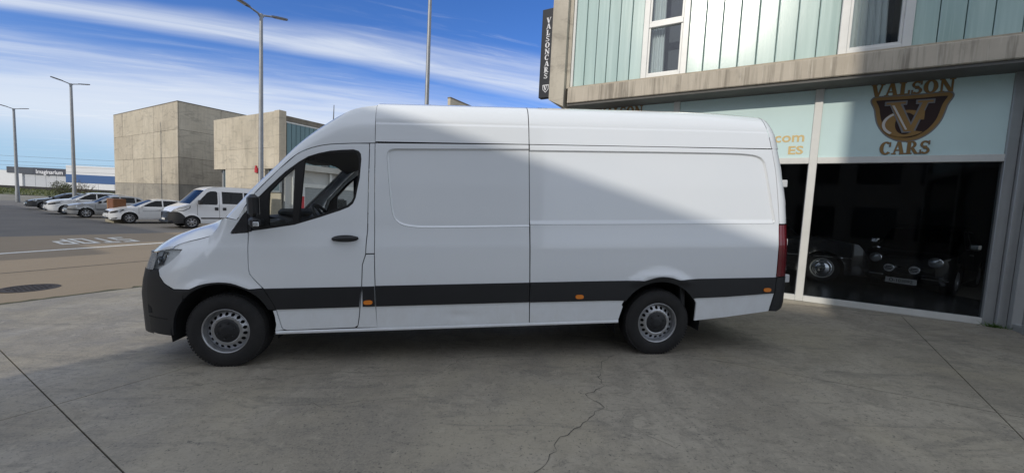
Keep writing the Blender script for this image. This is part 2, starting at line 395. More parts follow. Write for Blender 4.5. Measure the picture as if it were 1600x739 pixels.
def arcs(cx, cy, rx, ry, a0, a1, tx, ty, e=0, n=16):
    o = []; i_ = []
    for k in range(n+1):
        a = R(a0+(a1-a0)*k/n); c, s = math.cos(a), math.sin(a)
        o.append((cx+(rx+e)*c, cy+(ry+e)*s)); i_.append((cx+(rx-tx-e)*c, cy+(ry-ty-e)*s))
    return [[o[k], o[k+1], i_[k+1], i_[k]] for k in range(n)]
def serif_letter(ch, e=0):
    """Polygons of a bold serif capital in a box one unit high; returns (polygons, width)."""
    T = .26; t = .11; S = .07
    if ch == 'V': return [bar(.18, 1, .46, 0, T, e), bar(.80, 1, .50, 0, t, e), rect(0, .40, 1-S, 1, e), rect(.64, .96, 1-S, 1, e)], .92
    if ch == 'A': return [bar(.14, 0, .44, 1, t, e), bar(.78, 0, .48, 1, T, e), rect(.25, .65, .28, .28+S, e), rect(0, .30, 0, S, e), rect(.58, .98, 0, S, e)], .95
    if ch == 'L': return [rect(.10, .10+T, 0, 1, e), rect(0, .46, 1-S, 1, e), rect(0, .72, 0, S*1.3, e), rect(.62, .72, 0, .34, e)], .76
    if ch == 'N': return [rect(.10, .10+t, 0, 1, e), rect(.76, .76+t, 0, 1, e), bar(.14, 1, .78, 0, T, e), rect(0, .32, 0, S, e), rect(.62, .98, 1-S, 1, e), rect(0, .2, 1-S, 1, e)], 1.0
    if ch == 'O': return arcs(.46, .5, .46, .52, 0, 360, T, .10, e, 24), .96
    if ch == 'C': return arcs(.46, .5, .46, .52, 48, 318, T, .10, e, 22) + [rect(.72, .80, .62, .96, e)], .88
    if ch == 'S': return arcs(.36, .74, .32, .27, 30, 250, .15, .11, e, 14) + arcs(.36, .26, .34, .27, 72, -150, .17, .11, e, 14) + [bar(.30, .60, .44, .40, .30, e), rect(.60, .67, .72, 1, e), rect(.02, .09, 0, .30, e)], .76
    if ch == 'R': return [rect(.10, .10+T, 0, 1, e), rect(0, .46, 0, S, e), rect(0, .45, 1-S, 1, e), rect(.2, .45, .45, .45+S, e)] + arcs(.42, .73, .32, .27, -95, 95, T*.75, .09, e, 12) + [bar(.80, 0, .44, .48, T*.9, e), rect(.68, .98, 0, S, e)], .95
    return [], .4
def lettering(mb, word, x, z, h, y, th, wscale=1, e=0, widths=None, rise=0, gap=.06):
    """Adds a word of serif capitals on the plane y, growing towards -y."""
    for ch in word:
        polys, w = serif_letter(ch, e)
        for k, p in enumerate(polys): mb.prism([(x+a*h*wscale, z+b*h) for a, b in p], 'y', y, y-th-.0004*k)
        x += (w+gap)*h*wscale; z += rise
        y -= .00012
    return x
def word_width(word, h, wscale=1, gap=.06): return sum((serif_letter(c)[1]+gap)*h*wscale for c in word)

# ================================================================== LARGE STRUCTURE: ground
def sheet(name, q0, q1, p0, p1, nq, np_, m, dz=0, parent=None, skirt=0, kind='structure', poly=None):
    mb = MB(); rows = []
    for j in range(np_+1):
        r = []
        for i in range(nq+1):
            u, v = i/nq, j/np_
            if poly:
                a, b, c, d = poly; q = (a[0]*(1-u)+b[0]*u)*(1-v)+(d[0]*(1-u)+c[0]*u)*v; p = (a[1]*(1-u)+b[1]*u)*(1-v)+(d[1]*(1-u)+c[1]*u)*v
            else: q = q0+(q1-q0)*u; p = p0+(p1-p0)*v
            w = site(q, p); r.append((w.x, w.y, w.z+dz))
        rows.append(r)
    mb.grid(rows, False)
    if skirt:
        loop = rows[0] + [r[-1] for r in rows[1:]] + rows[-1][-2::-1] + [r[0] for r in rows[-2:0:-1]]
        n = len(loop); mb.add(loop + [(x, y, z-skirt) for x, y, z in loop], [(i, (i+1) % n, n+(i+1) % n, n+i) for i in range(n)])
    o = mb.build(name, m, parent)
    if kind and not parent: o['kind'] = kind
    return o
def big_ground():
    xs = [-900, -500, -300, -200, -140, -100, -70, -50, -35] + [-25+1.0*i for i in range(46)] + [30, 50, 80, 140, 250, 500, 900]
    ys = [-900, -500, -200, -100, -60, -40, -20, 0, 20, 40, 60, 100, 150, 250, 500, 900]
    mb = MB(); mb.grid([[(x, y, HX(x)-.05) for x in xs] for y in ys], False); o = mb.build('ground', FARG); o['kind'] = 'structure'
big_ground()
sheet('road', -24.2, -9.46, -70, 90, 16, 110, ROAD, -.012)
sheet('car_park', -75, -24.2, -30, 60, 40, 60, PARK, -.016)
apron = empty('concrete_yard', kind='structure')
ql = [-9.42, -4.40, 'r', 8.6]; pl = [-7.5, -3.2, .74, 4.5, 8.06]
def qline(k, p): return 1.40+.115*p if ql[k] == 'r' else ql[k]
for i in range(3):
    for j in range(4):
        g_ = .0045; a, b = pl[j]+g_, pl[j+1]-g_
        poly = [(qline(i, a)+g_, a), (qline(i+1, a)-g_, a), (qline(i+1, b)-g_, b), (qline(i, b)+g_, b)]
        sheet('slab', 0, 0, 0, 0, 6, 4, YARD, 0, apron, .05, None, poly)
CRACK = mat('crack_dirt', (.075, .070, .062), .95)
def crack(pts, w, parent, seed=0, jit=.035):
    rnd = random.Random(seed); P = []
    for i in range(len(pts)-1):
        a, b = Vector(pts[i]), Vector(pts[i+1]); n = max(2, int((b-a).length/.05)); t = (b-a).normalized(); nn = Vector((-t.y, t.x))
        for k in range(n): P.append(a+(b-a)*k/n + nn*rnd.gauss(0, jit*.45))
    P.append(Vector(pts[-1])); mb = MB(); L = []; Rr = []
    for i, p in enumerate(P):
        t = (P[min(i+1, len(P)-1)]-P[max(i-1, 0)]).normalized(); nn = Vector((-t.y, t.x)); ww = w*rnd.uniform(.12, 1.0)*.27*min(1, .25+i/4, .25+(len(P)-1-i)/4)
        a = site(*(p+nn*ww)); b = site(*(p-nn*ww)); L.append((a.x, a.y, a.z+.0025)); Rr.append((b.x, b.y, b.z+.0025))
    mb.grid([L, Rr], False); return mb.build('crack', CRACK, parent)
crack([(-.99, 4.17), (-1.05, 3.75), (-.90, 3.24), (-.98, 3.05), (-.78, 2.93), (-.91, 2.33), (-.88, 1.97), (-1.0, 1.2)], .013, apron, 1)
crack([(-.79, 2.95), (-.45, 2.75), (-.05, 2.62)], .006, apron, 2)
crack([(-2.35, 3.3), (-2.3, 2.7), (-2.75, 2.35), (-3.0, 2.2)], .008, apron, 3)
crack([(-2.1, 2.35), (-2.5, 1.95), (-2.95, 1.6)], .007, apron, 4, .05)
crack([(-2.8, 2.55), (-3.3, 2.05), (-3.75, 1.6), (-4.1, 1.3)], .009, apron, 5, .05)
crack([(-3.3, 1.75), (-3.9, 1.0)], .006, apron, 6, .05)
crack([(-.9, 1.98), (-.55, 1.75), (-.25, 1.85)], .008, apron, 8, .05)
crack([(-1.05, 3.7), (-1.5, 3.5), (-2.0, 3.55)], .005, apron, 9, .05)
crack([(.9, 5.4), (1.5, 4.95), (2.0, 4.75)], .005, apron, 10, .02)
crack([(-6.8, 1.5), (-5.6, 1.8), (-4.6, 1.9)], .006, apron, 11, .05)
crack([(-7.5, 3.0), (-6.2, 2.9), (-4.9, 3.2)], .005, apron, 12, .05)
GUT = mat('gutter_dirt', (.085, .082, .045), 1, nscale=4, namt=.5)
def ragged(name, q0, q1, p0, p1, m, dz, n=160, jit=.04, seed=3):
    rnd = random.Random(seed); a = []; b = []
    for i in range(n+1):
        p = p0+(p1-p0)*i/n; u = site(q0+rnd.gauss(0, jit), p); v = site(q1+rnd.gauss(0, jit*.5), p); a.append((u.x, u.y, u.z+dz)); b.append((v.x, v.y, v.z+dz))
    mb = MB(); mb.grid([a, b], False); o = mb.build(name, m); o['kind'] = 'structure'; return o
ragged('road_edge_dirt', -9.58, -9.43, -5, 8, GUT, -.004)
PAINT = mat('road_paint', (.80, .78, .72), .8, nscale=9, namt=.35)
def strip(name, pts, w, m, dz, parent=None):
    a = []; b = []
    P = [Vector(p) for p in pts]
    for i, p in enumerate(P):
        t = (P[min(i+1, len(P)-1)]-P[max(i-1, 0)]).normalized(); n = Vector((-t.y, t.x))*w/2
        u = site(*(p+n)); v = site(*(p-n)); a.append((u.x, u.y, u.z+dz)); b.append((v.x, v.y, v.z+dz))
    mb = MB(); mb.grid([a, b], False); o = mb.build(name, m, parent)
    if not parent: o['kind'] = 'structure'
    return o
strip('road_line', [(-17.0, -2.4), (-18.1, 2.1), (-19.0, 5.8), (-19.6, 8.2)], .27, PAINT, -.006)
strip('asphalt_joint', [(-13.4, -3), (-13.55, 1.6), (-13.67, 4.2), (-13.8, 9)], .05, CRACK, -.007)
# STOP on the far lane, read by traffic coming towards the camera
def road_word():
    st = []; w = .16; q0, q1 = -22.3, -20.2           # bottom of letters, top of letters
    def X(p, a): return (q0+(q1-q0)*a, p)
    W_ = .33
    def letter(ch, pc):
        l, r = pc+W_/2, pc-W_/2                          # the driver's left is +p
        if ch == 'S': return [[(l, .88), (r, 1)], ] and [[X(r, .93), X(l, .93), X(l, .53), X(r, .50), X(r, .06), X(l, .06)]]
        if ch == 'T': return [[X(l, .95), X(r, .95)], [X(pc, .90), X(pc, 0)]]
        if ch == 'O': return [[X(l, .05), X(l, .95), X(r, .95), X(r, .05), X(l, .05)]]
        if ch == 'P': return [[X(l, 0), X(l, .95), X(r, .95), X(r, .45), X(l, .45)]]
    root = empty('road_marking', kind='structure')
    for ch, pc in zip('STOP', (5.52, 4.98, 4.42, 3.90)):
        mb = MB()
        for k, L in enumerate(letter(ch, pc)):
            for i in range(len(L)-1):
                a, b = Vector(L[i]), Vector(L[i+1]); t = (b-a).normalized(); n = Vector((-t.y, t.x))
                along = abs(t.x) > .5; hw = .055 if along else .17
                a2, b2 = a-t*(0 if along else .05), b+t*(0 if along else .05)
                pts = []
                for c in (a2+n*hw, b2+n*hw, b2-n*hw, a2-n*hw): u = site(*c); pts.append((u.x, u.y, u.z-.005+.0008*(i+3*k)))
                mb.add(pts, [(0, 1, 2, 3)])
        mb.build('letter', PAINT, root)
road_word()
mh = site_thing('manhole_cover', -10.85, 1.58, label='round dark iron manhole cover set in the tan road beside the concrete yard', cat='manhole cover')
IRON = mat('cast_iron', (.060, .050, .045), .75, .3, nscale=10, namt=.4)
mb = MB(); mb.lathe([(-.02, .37), (.004, .37), (.004, .31)], (0, 0, 0), 32, 'z', False); mb.build('frame', IRON, mh)
mb = MB(); mb.lathe([(-.004, .305), (.001, .305), (.001, .0)], (0, 0, 0), 32, 'z', False)
for k in range(-4, 5):
    for l in range(-4, 5):
        if k*k+l*l < 19: mb.box(k*.06-.018, k*.06+.018, l*.06-.018, l*.06+.018, .0, .006)
mb.build('lid', IRON, mh)

# ================================================================== LARGE STRUCTURE: showroom building (site frame: x = q along the front, y = p inwards)
FASC = mat('fascia_glass', (.66, .83, .82), .14, coat=.3, nscale=.6, namt=.10)
GLAZ = glassmat('showroom_glass', (.68, .70, .71), .0, 1.30, .8)
WING = glassmat('window_pane_glass', (.86, .89, .89), .0, 1.6)
GOLD = mat('gold_lettering', (.30, .175, .055), .4, nscale=3, namt=.2); GOLD2 = mat('pale_gold_lettering', (.62, .45, .19), .5); LOGOE = mat('lettering_edge', (.19, .19, .20), .5); BROWN = mat('shield_brown', (.026, .009, .007), .35); SILV = mat('lettering_highlight', (.55, .53, .50), .4)
def build_showroom():
    S = empty('showroom_building', (0, 0, 0), SITE_ROT, label='concrete and glass car showroom with overhanging upper floor at the right', cat='building')
    P0 = 8.15; PB = 7.65; PG = 7.82
    def b(name, x0, x1, y0, y1, z0, z1, m, par=S, bev=0):
        mb = MB(); mb.box(x0, x1, y0, y1, z0, z1, bev); return mb.build(name, m, par)
    # ground floor shell
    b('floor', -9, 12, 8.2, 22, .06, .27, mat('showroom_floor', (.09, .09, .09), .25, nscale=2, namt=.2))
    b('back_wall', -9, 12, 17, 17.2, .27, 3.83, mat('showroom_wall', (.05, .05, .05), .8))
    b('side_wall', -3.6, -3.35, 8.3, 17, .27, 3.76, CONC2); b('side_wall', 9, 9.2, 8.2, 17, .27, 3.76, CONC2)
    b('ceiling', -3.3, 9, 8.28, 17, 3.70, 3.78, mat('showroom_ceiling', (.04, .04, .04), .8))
    b('plinth', -3.4, 3.42, 8.06, 8.20, -.1, .262, mat('plinth_stone', (.36, .335, .28), .85, nscale=3, namt=.25))
    qs = [-3.34, -1.14, 1.055, 3.245]
    for k, q in enumerate(qs): b('post', q-.055, q+.055, P0-.03, P0+.09, .263, 3.84, ALU if k < 3 else ALUG, bev=.006)  # last post in grey: its shade is put into the colour
    for k in range(3):
        a, c = qs[k]+.056, qs[k+1]-.056
        b('bottom_rail', a, c, P0-.028, P0+.09, .262, .357, ALU, bev=.005)
        b('transom', a, c, P0-.026, P0+.09, 2.588, 2.69, ALU, bev=.005)
        b('shop_window', a, c, P0+.03, P0+.042, .357, 2.588, GLAZ)
        b('fascia_panel', a, c, P0+.012, P0+.03, 2.692, 3.835, FASC)
    b('head_rail', -3.4, 3.3, P0-.02, P0+.1, 3.837, 3.87, mat('dark_trim', (.05, .05, .052), .5))
    # return wing: glazed frame coming forward on the right
    for z0, z1 in ((.262, .36), (2.60, 2.70), (3.75, 3.84)): b('wing_rail', 3.42, 3.52, 5.0, 8.0, z0, z1, ALUG, bev=.005)
    for y in (8.02, 7.7, 6.4, 5.0): b('wing_post', 3.40, 3.50, y-.05, y+.05, .262, 3.84, ALUG, bev=.006)
    b('corner_post', 3.305, 3.398, P0-.09, P0+.02, .262, 3.84, ALUG, bev=.006)
    b('wing_window', 3.46, 3.472, 5.0, 7.68, .36, 2.60, GLAZ); b('wing_panel', 3.46, 3.475, 5.0, 7.97, 2.70, 3.75, FASC)
    b('wing_plinth', 3.36, 3.56, 4.9, 8.05, -.1, .262, mat('plinth_stone', (.36, .335, .28)))
    # upper floor
    b('edge_beam', -3.24, 12, PB, PG+.25, 3.845, 4.15, BEAM, bev=.012)
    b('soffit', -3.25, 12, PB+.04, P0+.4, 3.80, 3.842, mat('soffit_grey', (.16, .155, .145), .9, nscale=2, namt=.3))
    b('sill_flashing', -3.24, 12, PB+.02, PG+.02, 4.152, 4.178, mat('sill_mortar', (.50, .43, .33), .8, nscale=6, namt=.3))
    mb = MB(); f = [(-3.66, 3.95), (-3.32, 3.79), (-3.243, 3.775), (-3.243, 4.2), (-3.32, 4.2), (-3.32, 8.4), (-3.66, 8.4)]
    mb.prism(f[:2]+[(-3.32, 8.4), (-3.66, 8.4)], 'y', PB-.01, 15); mb.build('end_wall', CONC2, S)
    b('wall_core', -3.3, 12, PG+.9, 15, 4.2, 8.4, mat('upper_room', (.30, .30, .29), .9))
    b('roof_slab', -3.66, 12, PB-.01, 15, 8.402, 8.7, CONC2)
    b('end_frame', -3.318, -3.245, PB+.1, PG+.06, 4.18, 8.4, CONC2); b('end_trim', -3.243, -3.19, PG-.04, PG+.06, 4.18, 8.4, ALU, bev=.005)
    # channel glass planks, each a piece of its own
    CH = nodechannel()
    def plank(x0, x1, m):
        mb = MB(); w = x1-x0; t = .012
        sec = [(x0+.006, PG+.05), (x0+.006, PG), (x0+.016, PG-.009), (x1-.016, PG-.009), (x1-.006, PG), (x1-.006, PG+.05)]
        v = [(x, y, z) for z in (4.18, 8.4) for x, y in sec]; mb.add(v, [(i, i+1, i+7, i+6) for i in range(5)]); return mb.build('glass_plank', m, S)
    for a, c, n in ((-3.19, -1.80, 6), (-.99, 1.17, 8), (2.0, 6.0, 15)):
        w = (c-a)/n
        for k in range(n): plank(a+k*w, a+(k+1)*w, CH[(k*7+n) % 3])
        b('joint_backing', a, c, PG+.052, PG+.06, 4.18, 8.4, CH[3])
    # two tall windows
    for a, c in ((-1.80, -.99), (1.17, 2.0)):
        W_ = empty('window', (0, 0, 0)); W_.parent = S; f = .105
        b('frame', a, a+f, PG-.05, PG+.05, 4.185, 8.4, ALU, W_, .008); b('frame', c-f, c, PG-.05, PG+.05, 4.185, 8.4, ALU, W_, .008)
        b('frame', a+f, c-f, PG-.05, PG+.05, 4.185, 4.262, ALU, W_, .008)
        zs = [4.262]
        if a < 0: b('transom', a+f, c-f, PG-.048, PG+.05, 5.13, 5.22, ALU, W_, .008); zs = [4.262, 5.22]
        tops = [5.13, 8.4] if a < 0 else [8.4]
        for z0, z1 in zip(zs, tops):
            g = .035
            for x0, x1, y0, y1 in ((a+f, a+f+g, z0, z1), (c-f-g, c-f, z0, z1), (a+f+g, c-f-g, z0, z0+g)): b('sash', x0, x1, PG-.03, PG+.03, y0, y1, ALU, W_, .004)
            b('pane', a+f+g, c-f-g, PG-.004, PG+.004, z0+g, z1, WING, W_)
        b('reveal', a+f, c-f, PG+.5, PG+.52, 4.2, 8.4, mat('room_dark', (.12, .13, .15), .9), W_)
        # curtain
        rows = []
        x0, x1 = (a+f, a+f+.28) if a < 0 else (a+f, c-f-.12)
        for z in np.linspace(4.3, 8.4, 8):
            rows.append([(x0+(x1-x0)*(1-.10*math.sin((z-4.3)*.8))*i/40, PG+.16+.03*math.sin(i*.95)+.012*math.sin(i*2.3+z), z) for i in range(41)])
        mb = MB(); mb.grid(rows); mb.build('curtain', mat('curtain_cloth', (.72, .75, .76), .95), W_)
    logo(S, 2.165, P0+.012); logo(S, -2.24, P0+.012)
    text_mesh('lettering', 'com', .23, GOLD2, S, Matrix.Translation((.70, P0+.009, 3.035)) @ Matrix.Rotation(R(90), 4, 'X'), .001, 1.08, .004)
    text_mesh('lettering', 'ES', .19, GOLD2, S, Matrix.Translation((.80, P0+.009, 2.815)) @ Matrix.Rotation(R(90), 4, 'X'), .001, 1.22, .005)
    return S
def nodechannel():
    out = []
    for k in range(3):
        N, ramp, mix, fin, nt, tc = nodemat('channel_glass_%s' % 'abc'[k], .22)
        c = mix(ramp(N(1.1, 4, .5, (3, 1, .25), k*3), .3, .7), (.32, .445, .415), (.46, .60, .56))
        c = mix(ramp(N(6, 4, .6, (3, 1, .08), k*5+2), .5, .75, 0, .6), c, (.56, .69, .65))
        c = mix(ramp(N(.8, 3, .5, (1, 1, 1), 8), .5, .7, 0, .4), c, (.36, .50, .50))
        m = fin(c, N(90, 2, .5, (1, 1, .2)), .12, .004); m.node_tree.nodes['Principled BSDF'].inputs['Coat Weight'].default_value = .2
        out.append(m)
    out.append(mat('channel_joint', (.06, .10, .10), .6)); return out
def logo(S, qc, y):
    L = empty('logo', (0, 0, 0)); L.parent = S
    # shield
    half = [(0, 3.60), (.40, 3.615), (.445, 3.59), (.455, 3.54), (.40, 3.43), (.385, 3.33), (.35, 3.18), (.25, 3.02), (.12, 2.93), (0, 2.905)]
    full = [(qc+x, z) for x, z in half] + [(qc-x, z) for x, z in half[-2:0:-1]]
    full = smooth_poly(full, 2); inner = inset(full, .055); mid = inset(full, .006)
    for nm, p, m, t in (('shield_edge', inset(full, -.012), LOGOE, .002), ('shield_border', mid, GOLD, .004), ('shield_field', inner, BROWN, .006)):
        mb = MB(); vs, fs = cdt(resample(ccw(p), .05), step=0); mb.add([(a, y-t, c) for a, c in vs], fs); mb.build(nm, m, L)
    for e, m, t in ((.020, LOGOE, .003), (0, GOLD, .0055)):
        mb = MB(); h = .19; w = word_width('VALSON', h, .86)
        lettering(mb, 'VALSON', qc-w/2, 3.612, h, y-.001, t, .86, e/.8); mb.build('lettering', m, L); mb = MB(); h = .19; w = word_width('CARS', h, .80)
        lettering(mb, 'CARS', qc-w/2, 2.72, h, y-.001, t, .80, e/.8); mb.build('lettering', m, L)
    def big(ch, x, z, h, m, t, e=0, ws=1):
        mb = MB()
        for k, p in enumerate(serif_letter(ch, e)[0]): mb.prism([(x+a*h*ws, z+b*h) for a, b in p], 'y', y-.005, y-t-.0004*k)
        mb.build('monogram', m, L)
    big('C', qc-.30, 2.985, .39, GOLD, .010, .0, 1.50); mb = MB()
    for k, p in enumerate(arcs(qc-.03, 3.18, .268, .195, 125, 232, .035, .03, 0, 12)): mb.prism(p, 'y', y-.005, y-.0145-.0003*k)
    mb.build('monogram_highlight', SILV, L)
    def vee(e, m, t):
        mb = MB(); k = 0
        for p in (bar(-.155, 3.50, .035, 3.055, .118, e), bar(.185, 3.50, .055, 3.055, .066, e), rect(-.255, -.03, 3.475, 3.51, e), rect(.095, .27, 3.475, 3.51, e)):
            mb.prism([(qc+a-.02, b) for a, b in p], 'y', y-.005, y-t-.0004*k); k += 1
        mb.build('monogram', m, L)
    vee(.014, LOGOE, .0165); vee(-.004, GOLD, .019); mb = MB()
    mb.prism([(qc-.205, 3.46), (qc-.178, 3.46), (qc-.005, 3.085), (qc-.028, 3.085)], 'y', y-.012, y-.0225); mb.build('monogram_highlight', SILV, L)
build_showroom()
def build_blade_sign():
    s = site_thing('blade_sign', -3.82, 7.86, 4.06, label='tall narrow black sign with vertical white letters on the end of the showroom', cat='sign')
    mb = MB(); mb.box(-.165, .30, -.07, .07, 0, 1.88, .004); mb.build('panel', mat('sign_black', (.007, .007, .009), .3), s)
    W_ = mat('sign_white', (.72, .72, .74), .5); mb = MB()
    for i, ch in enumerate('VALSONCARS'):
        polys, w = serif_letter(ch); h = .112; x = -.005-.5*w*h*1.05; z = 1.58-i*.131
        for k, p in enumerate(polys): mb.prism([(x+a*h*1.05, z+b*h) for a, b in p], 'y', -.068, -.074-.0004*k)
    mb.build('lettering', W_, s)
    mb = MB(); sh_ = [(-.075, .27), (.075, .27), (.07, .17), (0, .10), (-.07, .17)]; mb.prism([(x-.0, z) for x, z in sh_], 'y', -.068, -.074); mb.build('shield', W_, s)
    mb = MB(); mb.prism([(a*.8, .188+(b-.188)*.78) for a, b in sh_], 'y', -.07, -.0755); mb.build('shield_field', mat('sign_black', (.007, .007, .009)), s)
    mb = MB()
    for k, p in enumerate(serif_letter('V')[0]): mb.prism([(-.05+a*.1, .155+b*.09) for a, b in p], 'y', -.07, -.0765-.0004*k)
    mb.build('monogram', W_, s)
    for z in (.4, 1.5):
        mb = MB(); mb.box(.302, .36, -.03, .03, z, z+.06); mb.build('bracket', LAMPH, s)
build_blade_sign()

# ================================================================== THE VAN (x = u from nose to tail, y = -v: the left side faces -y, z = w)
HB = np.array([(.1, .93), (.2, .965), (.35, .985), (.6, .998), (.9, 1.003), (1.15, 1.0), (1.19, .993), (1.34, .977), (1.40, .976), (1.75, .957), (2.1, .925), (2.16, .918), (2.36, .888), (2.48, .845), (2.56, .77)])
_w = np.linspace(.0, 2.7, 541); _b = np.interp(_w, HB[:, 0], HB[:, 1]); _k = np.hanning(19); _k /= _k.sum(); _b = np.where((_w > .08) & (_w < 2.52), np.convolve(np.pad(_b, 9, 'edge'), _k, 'valid'), _b); HBF = (_w, _b)
FARCH = (1.016, .375); RARCH = (5.331, .30)
PANL = [(2.541, 2.066), (2.567, 2.094), (2.625, 2.105), (4.3, 2.124), (4.3, 1.344), (2.941, 1.337), (2.771, 1.349), (2.663, 1.38), (2.603, 1.431), (2.571, 1.62)]
PANR = [(3.6, 2.112), (6.095, 2.115), (6.38, 2.10), (6.48, 2.062), (6.54, 1.93), (6.60, 1.62), (6.638, 1.41), (6.618, 1.372), (6.56, 1.363), (3.6, 1.363)]
def seg_dist(x, y, poly):
    d = np.full(x.shape, 9.)
    for i in range(len(poly)):
        (x1, y1), (x2, y2) = poly[i], poly[(i+1) % len(poly)]; dx, dy = x2-x1, y2-y1; t = np.clip(((x-x1)*dx+(y-y1)*dy)/(dx*dx+dy*dy), 0, 1)
        d = np.minimum(d, np.hypot(x-x1-t*dx, y-y1-t*dy))
    return d
REAR_W = [.38, .474, .789, 1.352, 1.626, 2.077, 2.32, 2.48, 2.56]; REAR_U = [6.80, 6.832, 6.838, 6.838, 6.822, 6.752, 6.71, 6.665, 6.60]
def VW(u, w):
    u = np.asarray(u, float); w = np.asarray(w, float); u, w = np.broadcast_arrays(u, w)
    b = np.interp(w, *HBF)
    ws = np.interp(u, [.4, .547, .9, 1.0, 1.1, 1.3], [1.10, 1.149, 1.265, 1.40, 1.6, 2.2])
    sh_ = np.clip(1-(ws-w)/.26, 0, 1)**2; b = b - np.where(u < 1.12, .055*sh_*np.clip((1.12-u)/.15, 0, 1), 0)
    u0 = np.interp(w, [.75, .93, 1.1], [-.02, .03, .11]); t = np.clip((1.0-u)/(1.0-u0), 0, .9999)
    b = b*(1-t**3)**(1/3)
    ue = np.interp(w, REAR_W, REAR_U); r = np.clip((u-(ue-.13))/.13, 0, 1); b = b - .12*(1-np.sqrt(np.maximum(1-r*r, 0)))
    # rolled wheel-arch lips
    for (cx, cy), rr, k in ((FARCH, .47, .020), (RARCH, .52, .026)):
        d = np.hypot(u-cx, (w-cy)); b = b + k*np.exp(-((d-rr)/.05)**2)*np.clip((w-.70)/.08, 0, 1)
    # shallow dent in the sill panel
    b = b - .010*np.exp(-(((u-3.22)/.10)**2+((w-.465)/.03)**2))
    return b
def nose_u(v, w):
    b = np.interp(w, HB[:, 0], HB[:, 1]); u0 = np.interp(w, [.75, .93, 1.1], [-.02, .03, .11])
    return 1-(1-u0)*(1-min(.9999, abs(v)/b)**3)**(1/3)

def build_wheel(parent, u, w, side, rear=False):
    """Steel wheel, tyre and rim with round vent holes; axle centre at (u, w)."""
    yo = -side*.975; s = -side                        # s: outward direction along y
    t = empty('wheel', (u, yo, w)); t.parent = parent
    RT = .358
    mb = MB(); prof = [(-.23, .215), (-.235, .26), (-.228, .315), (-.205, .344), (-.16, RT), (-.05, RT), (-.022, .345), (-.004, .318), (.002, .27), (-.004, .232), (-.014, .212), (-.03, .205)]
    mb.lathe([(s*a, r) for a, r in prof], (0, 0, 0), 64)
    for k in range(72):                                # tread blocks on the shoulder
        a = 2*math.pi*k/72; c, n_ = math.cos(a), math.sin(a)
        for y0, y1 in ((-.058, -.018), (-.195, -.15), (-.14, -.115), (-.10, -.07)):
            q = []
            for aa in (a-.030, a+.030):
                for r in (RT-.02, RT+.003 if y0 < -.06 else RT-.004):
                    for y in (y0, y1): q.append((r*math.cos(aa), s*y, r*math.sin(aa)))
            mb.add(q, [(0, 1, 3, 2), (4, 6, 7, 5), (2, 3, 7, 6), (0, 2, 6, 4), (1, 5, 7, 3)])
    mb.build('tyre', TYRE, t)
    mb = MB(); mb.lathe([(s*a, r) for a, r in ((-.026, .2145), (-.012, .2165), (-.008, .211), (-.018, .2035), (-.045, .198), (-.075, .194), (-.16, .186))], (0, 0, 0), 64)
    # pierced disc between rim and hub
    nh = 18; disc = circle(0, 0, .1945, 72); holes = [circle(.160*math.cos(2*math.pi*(k+.5)/nh), .160*math.sin(2*math.pi*(k+.5)/nh), .0165, 12) for k in range(nh)] + [circle(0, 0, .10, 48)]
    vs, fs = cdt(disc, holes, step=.02)
    r_ = np.hypot(vs[:, 0], vs[:, 1]); off = np.interp(r_, [.10, .112, .122, .130, .138, .150, .175, .186, .196], [-.040, -.034, -.024, -.022, -.027, -.040, -.052, -.060, -.066])
    mb.add([(a, s*o, b) for (a, b), o in zip(vs, off)], fs, True); mb.build('rim', STEEL, t)
    mb = MB(); mb.lathe([(s*a, r) for a, r in ((-.036, .116), (-.028, .112), (-.022, .095), (-.020, .06), (-.014, .052), (-.012, .03), (-.012, .001))], (0, 0, 0), 40)
    for k in range(6):
        a = 2*math.pi*k/6+.3; c, n_ = math.cos(a)*.08, math.sin(a)*.08
        mb.lathe([(s*-.022, .009), (s*-.012, .008), (s*-.011, .001)], (c, 0, n_), 8)
    mb.build('hub_cap', BLACKP, t)
    mb = MB(); mb.lathe([(s*-.10, .185), (s*-.10, .001)], (0, 0, 0), 32); mb.lathe([(s*-.23, .2), (s*-.23, .001)], (0, 0, 0), 32); mb.build('brake_drum', DARK, t)
    return t

